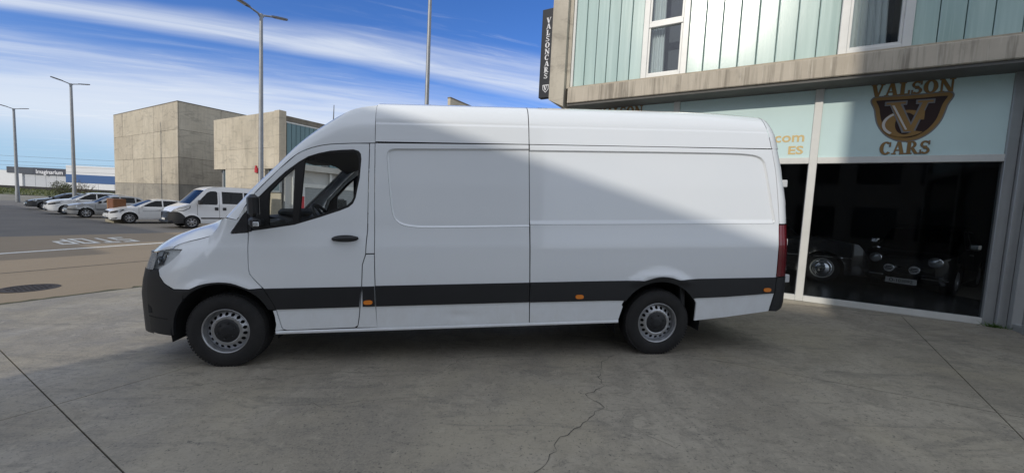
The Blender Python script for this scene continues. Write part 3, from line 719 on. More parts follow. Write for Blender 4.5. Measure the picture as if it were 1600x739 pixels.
def build_van():
    X0, Y0, Z0 = -2.78189461, 4.5286505, -0.06346311; yaw, rake = R(6.474), R(2.795)
    eu = Vector((math.cos(yaw)*math.cos(rake), math.sin(yaw)*math.cos(rake), math.sin(rake))); er = Vector((-math.sin(yaw), math.cos(yaw), 0)); ew = eu.cross(er)
    V = empty('cargo_van', label='long white high-roof cargo van with black lower trim, parked on the concrete yard', cat='van')
    M = Matrix((eu, er, ew)).transposed().to_4x4(); M.translation = Vector((X0, Y0, Z0)) - 1.004*eu; V.matrix_world = M
    door = [(1.277, 1.303), (1.273, 1.163), (1.270, .971), (1.279, .919), (1.309, .873), (1.39, .779), (1.462, .648), (1.499, .553), (1.532, .40), (1.545, .372), (1.58, .361), (2.205, .366), (2.235, .385), (2.251, .474), (2.284, .75), (2.298, .987), (2.332, 1.089), (2.337, 1.194), (2.351, 1.317), (2.378, 2.152), (2.23, 2.150), (2.051, 2.141), (1.95, 2.128), (1.853, 2.103), (1.77, 2.07), (1.703, 2.031), (1.543, 1.884), (1.316, 1.646), (1.276, 1.55)]
    win = [(1.30, 1.318), (1.45, 1.338), (1.686, 1.374), (1.898, 1.439), (2.098, 1.506), (2.18, 1.54), (2.222, 1.575), (2.247, 1.63), (2.287, 1.82), (2.303, 2.0), (2.298, 2.05), (2.278, 2.078), (2.231, 2.093), (2.12, 2.087), (2.016, 2.077), (1.91, 2.053), (1.817, 2.022), (1.733, 1.97), (1.607, 1.873), (1.455, 1.725), (1.36, 1.625), (1.305, 1.50)]
    qg = [(1.695, 1.915), (1.60, 1.83), (1.462, 1.68), (1.452, 1.55), (1.450, 1.372), (1.560, 1.378), (1.665, 1.396)]
    mg = [(1.782, 1.992), (1.85, 2.018), (1.93, 2.042), (2.016, 2.058), (2.231, 2.072), (2.265, 2.055), (2.281, 2.01), (2.278, 1.93), (2.264, 1.80), (2.228, 1.64), (2.205, 1.595), (2.165, 1.560), (1.898, 1.462), (1.722, 1.406)]
    sail_f = [(1.125, 1.297), (1.271, 1.309), (1.271, 1.52)]
    arch = lambda c, r, a0, a1, n=26: circle(c[0], c[1], r, n, a0, a1, True)
    fender = [(.565, 1.149), (.599, 1.181), (.66, 1.204), (.723, 1.221), (.82, 1.243), (.898, 1.265), (.943, 1.298), (.975, 1.33), (.995, 1.358), (1.02, 1.412), (1.06, 1.440), (1.174, 1.423), (1.246, 1.492), (1.12, 1.302), (1.13, 1.293), (1.271, 1.303), (1.270, 1.163), (1.268, .971), (1.276, .917), (1.306, .870), (1.384, .777)] + \
             [(1.272, .772), (1.221, .793), (1.17, .815), (1.121, .832), (1.07, .840), (1.019, .843), (.96, .841), (.916, .836), (.876, .828), (.836, .818), (.79, .798), (.753, .782), (.699, .781), (.60, .782), (.511, .834), (.461, .899), (.440, .962), (.451, .970), (.552, 1.025), (.643, 1.106), (.670, 1.147)]
    head = [(.300, 1.03), (.345, 1.118), (.384, 1.133), (.46, 1.142), (.546, 1.146), (.664, 1.144), (.640, 1.104), (.60, 1.063), (.552, 1.021), (.505, .99), (.448, .964), (.38, .955), (.300, .955)]
    front_trim = [(1.389, .775), (1.274, .769), (1.221, .791), (1.17, .813), (1.121, .830), (1.07, .838), (1.019, .841), (.96, .839), (.916, .834), (.876, .826), (.836, .816), (.79, .796), (.753, .779), (.70, .778), (.60, .778)] + arch(FARCH, .452, 136, 25.5)[:] + [(1.455, .566), (1.496, .566), (1.462, .648)]
    bump = [(.296, .950), (.435, .957), (.461, .897), (.511, .832), (.597, .778), (.69, .775)] + arch(FARCH, .452, 138, 184, 14) + [(.545, .335), (.40, .345), (.296, .36)]
    sill_f = [(1.462, .560), (1.494, .560), (1.530, .395), (1.545, .362), (1.470, .358), (1.482, .42), (1.476, .50)]
    bp_up = [(2.335, 1.094), (2.415, 1.094), (2.418, 1.317), (2.430, 2.154), (2.382, 2.154), (2.355, 1.317), (2.341, 1.194)]
    bp_lo = [(2.225, .364), (2.422, .358), (2.412, .567), (2.412, .964), (2.415, 1.088), (2.336, 1.088), (2.302, .987), (2.288, .75), (2.255, .474), (2.240, .392)]
    RL = [(6.603, .399), (6.649, .601), (6.660, .779), (6.669, 1.047), (6.681, 1.353), (6.666, 1.568), (6.636, 1.941), (6.598, 2.166)]
    mid = [(2.418, .355), (3.934, .354), (3.938, 1.23), (3.937, 2.169), (2.432, 2.158), (2.420, 1.317), (2.417, 1.088), (2.414, .567)]
    rarch_top = arch(RARCH, .475, 180-26, 26)
    rear = [(3.938, .354), (4.885, .352), (4.93, .50)] + arch(RARCH, .468, 152, 27, 30) + [(5.740, .318), (5.748, .318), (6.094, .346)] + RL + [(5.3, 2.170), (3.939, 2.169), (3.940, 1.23)]
    top_line = [(5.762, .782), (5.62, .776), (5.55, .770), (5.50, .785), (5.455, .800), (5.40, .810), (5.351, .814), (5.30, .811), (5.253, .803), (5.20, .786), (5.15, .773), (5.09, .778), (4.759, .780)]
    clad_rear = [(3.940, .572), (4.765, .569), (4.937, .564)] + arch(RARCH, .455, 146, 35, 26) + [(5.735, .569), (6.074, .575), (6.647, .601), (6.658, .780)] + top_line + [(3.940, .781)]
    rb = [(6.606, .400), (6.69, .395), (6.79, .432), (6.826, .476), (6.836, .60), (6.836, .785), (6.662, .777), (6.652, .60)]
    tail = [(6.664, .783), (6.835, .789), (6.836, 1.349), (6.685, 1.349), (6.676, 1.2), (6.672, 1.047)]
    corner = [(6.685, 1.357), (6.836, 1.357), (6.834, 1.48), (6.822, 1.62), (6.790, 1.86), (6.752, 2.075), (6.728, 2.21), (6.645, 2.21), (6.600, 2.166), (6.640, 1.941), (6.670, 1.568)]
    # pressed recesses: open curves that run into the seam between the two side panels
    cl = spline([(3.934, 2.124), (3.3, 2.114), (2.72, 2.106), (2.615, 2.103), (2.568, 2.090), (2.546, 2.050), (2.548, 1.95), (2.571, 1.62), (2.585, 1.50), (2.612, 1.425), (2.668, 1.375), (2.771, 1.349), (2.95, 1.339), (3.4, 1.340), (3.934, 1.344)], 90)
    crv = spline([(3.941, 2.112), (4.6, 2.114), (5.4, 2.116), (6.05, 2.115), (6.30, 2.108), (6.43, 2.088), (6.495, 2.045), (6.525, 1.97), (6.562, 1.76), (6.600, 1.56), (6.628, 1.42), (6.632, 1.388), (6.612, 1.370), (6.56, 1.363), (6.0, 1.363), (5.0, 1.363), (3.941, 1.363)], 110)
    def inner(c, sgn, d, dlow):
        P = np.array(c); t = np.gradient(P, axis=0); t /= np.linalg.norm(t, axis=1)[:, None]; n_ = np.stack([-t[:, 1], t[:, 0]], 1)*sgn
        w_ = np.where(n_[:, 1] > .5, d+(dlow-d)*np.clip((n_[:, 1]-.5)/.5, 0, 1), d); q = P+n_*w_[:, None]; q[0, 0] = P[0, 0]; q[-1, 0] = P[-1, 0]
        return [tuple(x) for x in q]
    cli, cri = inner(cl, 1, .013, .020), inner(crv, -1, .013, .050)
    RDEP = .015
    for side in (1, -1):
        hi = side > 0
        st = .05 if hi else .12
        P = lambda name, poly, m, par=V, **k: panel(name, poly, m, par, VW, side=side, **{**dict(step=st), **k})
        P('front_wing', fender, WHITE, step=.035 if hi else .08)
        P('headlight_housing', head, LENSH, step=.04, out=-.03, depth=.03); P('headlight_bezel', [(.40, .985), (.47, 1.0), (.50, 1.12), (.43, 1.12)], LENSDK, step=.04, out=-.022, depth=.006)
        P('headlight', head, LENS_GLASS, step=.04, out=-.002, gap=.004, depth=.02)
        P('wheel_arch_trim', front_trim, BLACKP, step=.04, out=.004, depth=.03, gap=.001)
        P('bumper_side', bump, BLACKP, step=.04, out=.006, depth=.03, gap=.001)
        P('bumper_crease', [(.297, .520), (.52, .500), (.52, .492), (.297, .510)], DARK, step=.05, out=.008, gap=0, depth=.004); P('bumper_lip', [(.297, .625), (.34, .60), (.345, .545), (.297, .54)], DARK, step=.05, out=.008, gap=0, depth=.004)
        P('sill_corner', sill_f, WHITE, step=.04)
        d_ = P('door', door, WHITE, holes=[win], step=st)
        P('window_frame', win, RUB, d_, holes=[qg, mg], step=.06, out=-.006, gap=.001, depth=.03)
        P('window', mg, GLASS, d_, step=.1, out=-.016, gap=0, depth=0); P('quarter_window', qg, GLASS, d_, step=.1, out=-.016, gap=0, depth=0)
        P('mirror_base', [(1.276, 1.309), (1.302, 1.312), (1.306, 1.50), (1.36, 1.627), (1.318, 1.640), (1.277, 1.545)], BLACKP, d_, step=.05, out=.004, gap=.001, depth=.03)
        P('mirror_triangle', sail_f, BLACKP, V, step=.05, out=.003, gap=.001, depth=.02)
        P('door_trim', [(1.395, .776), (1.465, .648), (1.500, .568), (2.259, .572), (2.284, .75), (2.284, .776)], BLACKP, d_, out=.010, depth=.018, gap=.002, step=.08)
        # handle: recess plate and grip
        mb = MB(); y = -side*(float(VW(2.15, 1.24))+.002)
        hp = [(2.145+.125*math.cos(a)*(1 if abs(math.cos(a)) < .9 else 1), 1.240+.034*math.sin(a)) for a in np.linspace(0, 2*math.pi, 28)[:-1]]
        mb.prism([(a, b) for a, b in hp], 'y', y, y-side*.002); mb.build('handle_recess', INTER2, d_)
        mb = MB(); pts = [(2.035, y-side*.004, 1.236), (2.05, y-side*.028, 1.238), (2.10, y-side*.040, 1.240), (2.18, y-side*.042, 1.243), (2.235, y-side*.036, 1.245), (2.262, y-side*.010, 1.245)]
        mb.tube(pts, [.014, .019, .021, .021, .020, .013], 10); h = mb.build('door_handle', BLACKP, d_)
        P('pillar_panel', bp_up, WHITE); P('pillar_panel', bp_lo, WHITE)
        midp = [(2.418, .355), (3.934, .354), (3.934, 1.2)] + cl[::-1] + [(3.934, 2.169), (2.432, 2.158), (2.420, 1.317), (2.417, 1.088), (2.414, .567)]
        i0 = rear.index((5.3, 2.170)); rearp = rear[:i0] + [(5.3, 2.170), (3.941, 2.169)] + crv + [(3.941, 1.2)]
        for pp, co, ci in ((midp, cl, cli), (rearp, crv, cri)):
            sp = P('side_panel', pp, WHITE, bstep=.06)
            P('recess', ci, WHITE, sp, out=-RDEP, gap=0, depth=0, bstep=.2)
            rows = [[(a[0], -side*(float(VW(*a))-.0002), a[1]) for a in co]]
            for k, f in ((.25, .10), (.5, .5), (.75, .90), (1, 1)): rows.append([(a[0]+(b[0]-a[0])*k, -side*(float(VW(a[0]+(b[0]-a[0])*k, a[1]+(b[1]-a[1])*k))-RDEP*f), a[1]+(b[1]-a[1])*k) for a, b in zip(co, ci)])
            mb = MB(); mb.grid(rows); mb.build('recess_edge', WHITE, sp)
        P('side_trim', [(2.290, .573), (2.409, .573), (2.409, .776), (2.292, .776)], BLACKP, out=.010, gap=.002)
        P('side_trim', [(2.418, .573), (3.932, .574), (3.933, .780), (2.418, .780)], BLACKP, out=.010, gap=.002)
        P('side_trim', clad_rear, BLACKP, out=.010, gap=.002, step=.05)
        P('rear_corner', corner, WHITE, step=.03, out=-.002, gap=.0045); P('tail_lamp', tail, RED, step=.04, out=.004); P('rear_bumper_end', rb, BLACKP, step=.04, out=.008)
        for (u, w) in ((2.345, .618), (4.455, .620), (6.555, .643)):
            mb = MB(); y = -side*(float(VW(u, w))+.008); mb.prism([(u+.043*math.copysign(abs(math.cos(a))**.6, math.cos(a)), w+.021*math.copysign(abs(math.sin(a))**.8, math.sin(a))) for a in np.linspace(0, 2*math.pi, 24)[:-1]], 'y', y, y-side*.012); mb.build('side_marker', AMBER, V)
        # sill rail below the panels
        rail = MB(); rows = []
        for u in np.linspace(1.475, 4.885, 30): rows.append([(u, -side*(float(VW(u, .35))+k), w) for k, w in ((-.004, .356), (.004, .350), (.004, .326), (-.02, .318), (-.06, .318))])
        rail.grid(rows); rail.build('sill_rail', WHITE, V)
        # mirror
        my0, my1 = sorted((-side*1.045, -side*1.225)); mb = MB(); mb.box(1.352, 1.440, my0, my1, 1.455, 1.655, .03); mb.box(1.356, 1.436, my0, my1, 1.36, 1.452, .025); mb.v = [(x+(abs(y)-1.12)*.66, y, z) for x, y, z in mb.v]; mr = mb.build('mirror', BLACKP, V)
        mb = MB(); mb.box(1.31, 1.42, min(-side*.94, -side*1.06), max(-side*.94, -side*1.06), 1.37, 1.43, .015); mb.build('mirror_arm', BLACKP, mr)
        mb = MB(); mb.box(1.345, 1.395, *sorted((-side*1.222, -side*1.231)), 1.372, 1.412, .004); mb.v = [(x+.10, y, z) for x, y, z in mb.v]; mb.build('turn_signal', LENS, mr)
        mb = MB(); mb.box(1.4405, 1.444, my0+.02, my1-.02, 1.475, 1.635); mb.v = [(x+(abs(y)-1.12)*.66, y, z) for x, y, z in mb.v]; mb.build('mirror_glass', CHROME, mr)
        # wheel wells
        for c in (FARCH, RARCH):
            mb = MB(); n = 20; rows = []
            for a in np.linspace(-12, 192, n): rows.append([(c[0]+.478*math.cos(R(a)), -side*k, c[1]+.478*math.sin(R(a))) for k in (.965, .62)])
            mb.grid(rows); mb.add([(c[0]+.478*math.cos(R(a)), -side*.62, c[1]+.478*math.sin(R(a))) for a in np.linspace(-12, 192, n)], [tuple(range(n))]); mb.build('wheel_well', DARK, V)
        for rows_ in ([(5.55, .42, .70, .55), (5.62, .36, .66, .40)],):
            pass
        mb = MB(); mb.box(5.60, 5.66, *sorted((-side*.80, -side*.93)), .44, .72, .01); mb.build('mud_bracket', BLACKP, V)
        # headlight internals
        for u, w, r in ((.50, 1.065, .045), (.42, 1.035, .04)):
            v = float(VW(u, w)); mb = MB(); mb.lathe([(-.0, r), (.012, r*.98), (.004, r*.5), (.0, .001)], (u, -side*(v-.035), w), 20); mb.build('headlight_reflector', CHROME, V)
        build_wheel(V, 1.016, .362, side); build_wheel(V, 5.331, .302, side)
    # ---- bonnet, windscreen and roof front as lofts across the vehicle
    def mirror_rows(rows):   # rows of (u, v, w) from the left edge to the centre
        out = []
        for r in rows: out.append([(u, -v, w) for u, v, w in r] + [(u, v, w) for u, v, w in r[-2::-1]])
        return out
    n = 22
    Bk = [(.558, 1.152), (.599, 1.184), (.723, 1.224), (.898, 1.268), (.943, 1.300), (.995, 1.360), (1.02, 1.415), (1.055, 1.443)]
    Sk = [(.300, 1.112), (.37, 1.178), (.50, 1.255), (.64, 1.312), (.72, 1.342), (.80, 1.370), (.86, 1.395), (.91, 1.420)]
    Mk = [(.105, 1.085), (.19, 1.160), (.32, 1.238), (.47, 1.300), (.56, 1.330), (.65, 1.362), (.71, 1.385), (.76, 1.415)]
    Ck = [(.055, 1.075), (.14, 1.155), (.27, 1.236), (.42, 1.300), (.51, 1.330), (.60, 1.362), (.66, 1.385), (.70, 1.41)]
    cur = [spline(k, n) for k in (Bk, Sk, Mk, Ck)]
    rows = []
    for i in range(n):
        b_, s_, m_, c_ = [c[i] for c in cur]; vb = float(VW(*b_))-.004
        kn = [(b_[0], vb, b_[1]), (s_[0], .76, s_[1]), (m_[0], .48, m_[1]), (c_[0], 0, c_[1])]
        r = spline(kn, 13); rows.append(r)
    mb = MB(); mb.grid(mirror_rows(rows)); bn = mb.build('bonnet', WHITE, V)
    # front face below the bonnet: grille, lower bumper
    def face(name, w0, w1, v0, v1, m, k=14, off=0, wn=6):
        rows = [[(float(nose_u(v, w))+off, -v, w) for v in np.linspace(v0, v1, k)] for w in np.linspace(w0, w1, wn)]
        mb = MB(); mb.grid(rows); return mb.build(name, m, V)
    face('front_bumper', .34, .955, -.885, .885, BLACKP, 30, -.004)
    face('grille', .955, 1.075, -.60, .60, INTER, 20); 
    for s in (1, -1): face('headlight_inner', .955, 1.115, min(s*.60, s*.90), max(s*.60, s*.90), LENS, 10)
    for w in (.985, 1.02, 1.05):
        rows = [[(float(nose_u(v, w))-.012*k, -v, w+.006*(j)) for v in np.linspace(-.58, .58, 16)] for k, j in ((0, -1), (1, -1), (1, 1), (0, 1))]; mb = MB(); mb.grid(rows, False); mb.build('grille_bar', CHROME, V)
    ring = MB(); ring.tube([(-.0, .10*math.cos(a), 1.03+.10*math.sin(a)) for a in np.linspace(0, 2*math.pi, 25)], .008, 6); ring.build('badge_ring', CHROME, V)
    mb = MB(); mb.box(-.055, -.028, -.26, .26, .52, .63, .004); mb.build('number_plate', mat('plate_white', (.7, .7, .68), .4), V)
    Ek = [(1.174, 1.425), (1.316, 1.650), (1.543, 1.888), (1.703, 2.036), (1.853, 2.108), (2.051, 2.146), (2.43, 2.162)]
    Gk = [(1.09, 1.440), (1.262, 1.668), (1.510, 1.922), (1.680, 2.090), (1.835, 2.205), (2.08, 2.325), (2.43, 2.352)]
    Hk = [(1.07, 1.444), (1.255, 1.674), (1.505, 1.930), (1.676, 2.100), (1.833, 2.218), (2.085, 2.345), (2.43, 2.372)]
    Sk = [(.99, 1.452), (1.223, 1.685), (1.488, 1.945), (1.666, 2.134), (1.86, 2.297), (2.177, 2.490), (2.43, 2.545)]
    Mk = [(.80, 1.43), (1.09, 1.675), (1.39, 1.96), (1.59, 2.16), (1.79, 2.325), (2.12, 2.528), (2.43, 2.615)]
    Ck = [(.70, 1.41), (1.00, 1.66), (1.31, 1.96), (1.52, 2.17), (1.73, 2.345), (2.08, 2.56), (2.43, 2.655)]
    n = 31; cur = [spline(k, n) for k in (Ek, Gk, Hk, Sk, Mk, Ck)]
    wsc = []; pil = []; cap = []
    for i in range(n):
        e, g_, h_, s_, m_, c_ = [c[i] for c in cur]; f = i/(n-1); ve = float(VW(max(e[0], 1.2), e[1]))-.003
        vg = (1-f)*(ve-.03)+f*.892; vh = vg-.010; vs_ = .80-.01*f
        edge = [(e[0], ve, e[1])]; edge += [(e[0]+(g_[0]-e[0])*k, ve+(vg-ve)*k+.006*math.sin(math.pi*k), e[1]+(g_[1]-e[1])*k) for k in (.33, .67, 1)]
        edge += [(h_[0], vh, h_[1])]; k2 = [(h_[0]+(s_[0]-h_[0])*k, vh+(vs_-vh)*k**1.35, h_[1]+(s_[1]-h_[1])*k**.92) for k in (.4, .75, 1)]; edge += k2
        pil.append(edge)
        across = spline([(s_[0], vs_, s_[1]), (m_[0], .48, m_[1]), (c_[0], 0, c_[1])], 11); wsc.append(across)
    cut = 15
    mb = MB(); mb.grid([[(u, -v, w) for u, v, w in r] for r in pil]); mb.build('windscreen_pillar', WHITE, V)
    mb = MB(); mb.grid([[(u, v, w) for u, v, w in r] for r in pil]); mb.build('windscreen_pillar', WHITE, V)
    mb = MB(); mb.grid(mirror_rows(wsc[:cut+1])); mb.build('windscreen', GLASS, V)
    mb = MB(); mb.grid(mirror_rows(wsc[cut:])); mb.build('roof_front', WHITE, V)
    mb = MB(); mb.grid([[(r[0][0], r[0][1]-.02, r[0][2]-.02)]*1+[(r[0][0]+.045, r[0][1]-.03, r[0][2]-.02)] for r in wsc[:cut+1]]); mb.grid([[(r[0][0], -r[0][1]+.02, r[0][2]-.02)]*1+[(r[0][0]+.045, -r[0][1]+.03, r[0][2]-.02)] for r in wsc[:cut+1]]); mb.build('pillar_lining', INTER, V)
    mb = MB(); mb.tube([(1.80, .02, 2.36), (1.742, .02, 2.54), (1.756, .02, 2.735)], [.012, .007, .004], 8); mb.build('antenna', LAMPH, V)
    mb = MB(); mb.grid(mirror_rows([[(a[0], v-.02, a[1]-.005) for a, v in zip(r, (.86, .76, .48, 0))] for r in ([(1.06, 1.438), (.92, 1.42), (.77, 1.412), (.70, 1.405)], [(1.18, 1.43), (1.0, 1.44), (.82, 1.43), (.73, 1.42)])])); mb.build('scuttle', BLACKP, V)
    # ---- cargo roof
    rowsW = [(2.174, None), (2.25, None), (2.338, None), (2.350, .889), (2.358, .882), (2.370, .882), (2.42, .868), (2.48, .842), (2.53, .805), (2.565, .755), (2.60, .655), (2.63, .47), (2.648, .25), (2.656, 0)]
    def roof(u0, u1, name, nu):
        us = np.linspace(0, 1, nu); out = []
        for t in us:
            r = []
            for w, v in rowsW:
                ue = u1 if u1 < 5 else float(np.interp(w, [2.166, 2.459, 2.558, 2.66], [6.595, 6.550, 6.545, 6.54]))
                u = u0+(ue-u0)*t; v_ = v if v is not None else float(VW(u, w)); dz = 0
                # two shallow pressed ribs along the roof side
                dz -= .035*max(0, (u-5.6)/.95)**2*(max(0, w-2.3)/.3) if u > 5.6 else 0
                r.append((u, v_, w+dz))
            out.append(r)
        mb = MB(); mb.grid(mirror_rows(out)); return mb.build(name, WHITE, V)
    roof(2.434, 3.933, 'roof', 16); roof(3.941, 6.6, 'roof', 26)
    rows = []
    for a in np.linspace(0, 90, 9):
        r = []; sa, ca = math.sin(R(a)), math.cos(R(a))
        for w, v in rowsW:
            ur = float(np.interp(w, [2.166, 2.459, 2.558, 2.66], [6.601, 6.556, 6.551, 6.546])); ue = float(np.interp(w, [2.166, 2.32, 2.48, 2.60, 2.66], [6.742, 6.712, 6.670, 6.645, 6.64]))
            v_ = v if v is not None else float(VW(6.55, w)); k = (1-ca); dz = -.035*(.95/.95)**2*(max(0, w-2.3)/.3)
            nv = np.interp(w, [2.2, 2.5, 2.6], [1, .8, .2]); nw = np.interp(w, [2.3, 2.5, 2.6], [0, .5, 1])
            r.append((ur+(ue-ur)*sa, max(0, v_-.11*k*nv*(1 if v_ > .1 else 0)), w+dz-.11*k*nw))
        rows.append(r)
    mb = MB(); mb.grid(mirror_rows(rows)); mb.build('roof_rear', WHITE, V)
    # rear doors and bumper
    for s in (1, -1):
        rr = []
        for w in np.linspace(.80, 2.42, 14):
            ue = float(np.interp(w, REAR_W, REAR_U)); rr.append([(ue+.012-.03*(abs(v)/.88)**4, s*v, w) for v in np.linspace(.006, float(np.interp(w, [2.0, 2.3, 2.44], [.885, .80, .55])), 9)])
        mb = MB(); mb.grid(rr); d = mb.build('rear_door', WHITE, V)
        for w in (1.80, 1.15, .86):
            ue = float(np.interp(w, REAR_W, REAR_U)); mb = MB(); mb.box(ue-.03, ue+.035, *sorted((s*.80, s*.90)), w-.04, w+.04, .008); mb.build('hinge', mat('hinge_white', (.6, .61, .62), .3), d)
    mb = MB(); mb.box(6.70, 6.86, -.86, .86, .42, .77, .03); mb.build('rear_bumper', BLACKP, V)
    mb = MB(); mb.box(6.80, 6.895, -.93, -.85, .70, .79, .01); mb.build('bumper_step', mat('hinge_white', (.6, .61, .62), .3), V)
    # ---- underbody and cargo core keep daylight out of the load bay
    mb = MB(); mb.box(2.50, 6.50, -.80, .80, .80, 2.28); mb.box(1.50, 4.80, -.90, .90, .34, .78); mb.box(5.84, 6.6, -.88, .88, .42, .78); mb.box(.32, 6.7, -.58, .58, .26, .78); mb.box(.32, 1.0, -.58, .58, .78, 1.0)
    mb.build('underbody', DARK, V)
    # ---- cab interior
    mb = MB(); mb.box(2.44, 2.49, -.85, .85, .8, 2.28, .01); mb.build('bulkhead', INTER, V)
    mb = MB(); mb.grid(mirror_rows([[(u, .86-.0*u, w-.03), (u, .45, w+.03), (u, 0, w+.04)] for u, w in ((1.62, 2.02), (1.80, 2.09), (2.1, 2.13), (2.45, 2.14))])); mb.build('headliner', INTER, V)
    mb = MB(); mb.box(1.62, 1.80, -.72, -.28, 2.00, 2.02, .008); mb.build('sun_visor', INTER2, V)
    dash = MB(); rr = []
    for u, w in ((1.02, 1.40), (1.20, 1.455), (1.42, 1.47), (1.56, 1.43), (1.62, 1.30), (1.56, 1.1), (1.5, .8)): rr.append([(u+.03*abs(v)*0, v, w-(.02 if abs(v) > .7 else 0)) for v in np.linspace(-.88, .88, 12)])
    dash.grid(rr); dash.build('dashboard', INTER, V)
    mb = MB(); mb.box(1.38, 1.58, -.66, -.24, 1.44, 1.525, .03); mb.build('instrument_hood', INTER, V)
    # steering wheel, tilted, in front of the left seat
    c = Vector((1.78, -.43, 1.405)); ax = Vector((-.80, 0, -.60)).normalized(); a1 = Vector((0, 1, 0)); a2 = ax.cross(a1)
    mb = MB(); mb.tube([c + .20*(math.cos(t)*a1+math.sin(t)*a2) for t in np.linspace(0, 2*math.pi, 33)], .017, 10)
    for t in (.3, math.pi-.3, -math.pi/2): mb.tube([c+.02*(math.cos(t)*a1), c+.195*(math.cos(t)*a1+math.sin(t)*a2)], .014, 8)
    mb.tube([c, c+.35*ax], .03, 10); mb.lathe([(-.02, .06), (.02, .055), (.025, .001)], c, 16, 'x'); mb.build('steering_wheel', INTER, V)
    for y in (-.45, .50):
        t = empty('seat', (2.08, y, .9)); t.parent = V; w2 = .24 if y < 0 else .40
        mb = MB(); mb.box(-.25, .25, -w2, w2, 0, .16, .05); mb.build('cushion', SEATF, t)
        pr = [(.14, .14), (.28, .14), (.36, .52), (.335, .60), (.25, .60), (.22, .50)]
        mb = MB(); mb.prism(pr, 'y', -w2, w2); mb.build('backrest', SEATF, t)
        mb = MB(); mb.box(.27, .36, -.13, .13, .60, .80, .035); mb.build('headrest', SEATF, t)
    mb = MB(); mb.box(1.0, 2.5, -.86, .86, .78, .86); mb.build('cab_floor', INTER, V)
    for s in (1, -1):
        mb = MB(); mb.box(1.30, 2.32, *sorted((s*.86, s*.90)), .86, 1.30, .01); mb.build('door_lining', INTER, V)
LENSH = mat('headlight_housing_silver', (.80, .81, .82), .35, .0, coat=.6, nscale=11, namt=.35)
LENS_GLASS = glassmat('headlight_glass', (.85, .87, .88), .02, 1.5)
build_van()

# ================================================================== LARGE STRUCTURE: the other buildings
def block(parent, name, q0, q1, p0, p1, z0, z1, m, bev=0):
    mb = MB(); mb.box(q0, q1, p0, p1, z0, z1, bev); return mb.build(name, m, parent)
def build_tower():
    T = empty('concrete_block', (0, 0, 0), SITE_ROT, label='windowless tall cast concrete block with stained formwork panels behind the parked cars', cat='building')
    q0, q1, p0, p1 = -58.6, -42.6, 14.70, 34.0; g = .012
    block(T, 'core', q0+.03, q1-.03, p0+.03, p1-.03, -.6, 9.40, DARK)
    block(T, 'parapet', q0-.01, q1+.01, p0-.01, p1+.01, 9.405, 9.47, mat('parapet_cap', (.23, .20, .16), .9, nscale=3, namt=.3))
    lv = [-.5, 2.25, 4.62, 7.02, 9.40]; rnd = random.Random(2)
    def face(along0, along1, n, fx):
        ed = np.linspace(along0, along1, n+1)
        for r in range(4):
            for k in range(n):
                d = rnd.uniform(0, .012); a, c = ed[k]+g, ed[k+1]-g; z0, z1 = lv[r]+g, lv[r+1]-g; mb = MB()
                if fx: mb.box(a, c, p0-d, p0+.06, z0, z1)
                else: mb.box(q1-.06, q1+d, a, c, z0, z1)
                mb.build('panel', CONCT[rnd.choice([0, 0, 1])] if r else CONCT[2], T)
    face(q0, q1, 6, True); face(p0+.07, p1, 6, False)
    return T
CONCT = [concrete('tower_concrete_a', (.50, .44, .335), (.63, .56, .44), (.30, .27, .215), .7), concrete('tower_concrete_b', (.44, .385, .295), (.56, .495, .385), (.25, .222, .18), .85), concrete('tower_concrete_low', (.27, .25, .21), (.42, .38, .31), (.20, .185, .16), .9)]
build_tower()
TEAL = mat('annex_channel_glass', (.13, .235, .255), .25, coat=.2, nscale=1.2, namt=.25, stretch=(1, 3, .2))
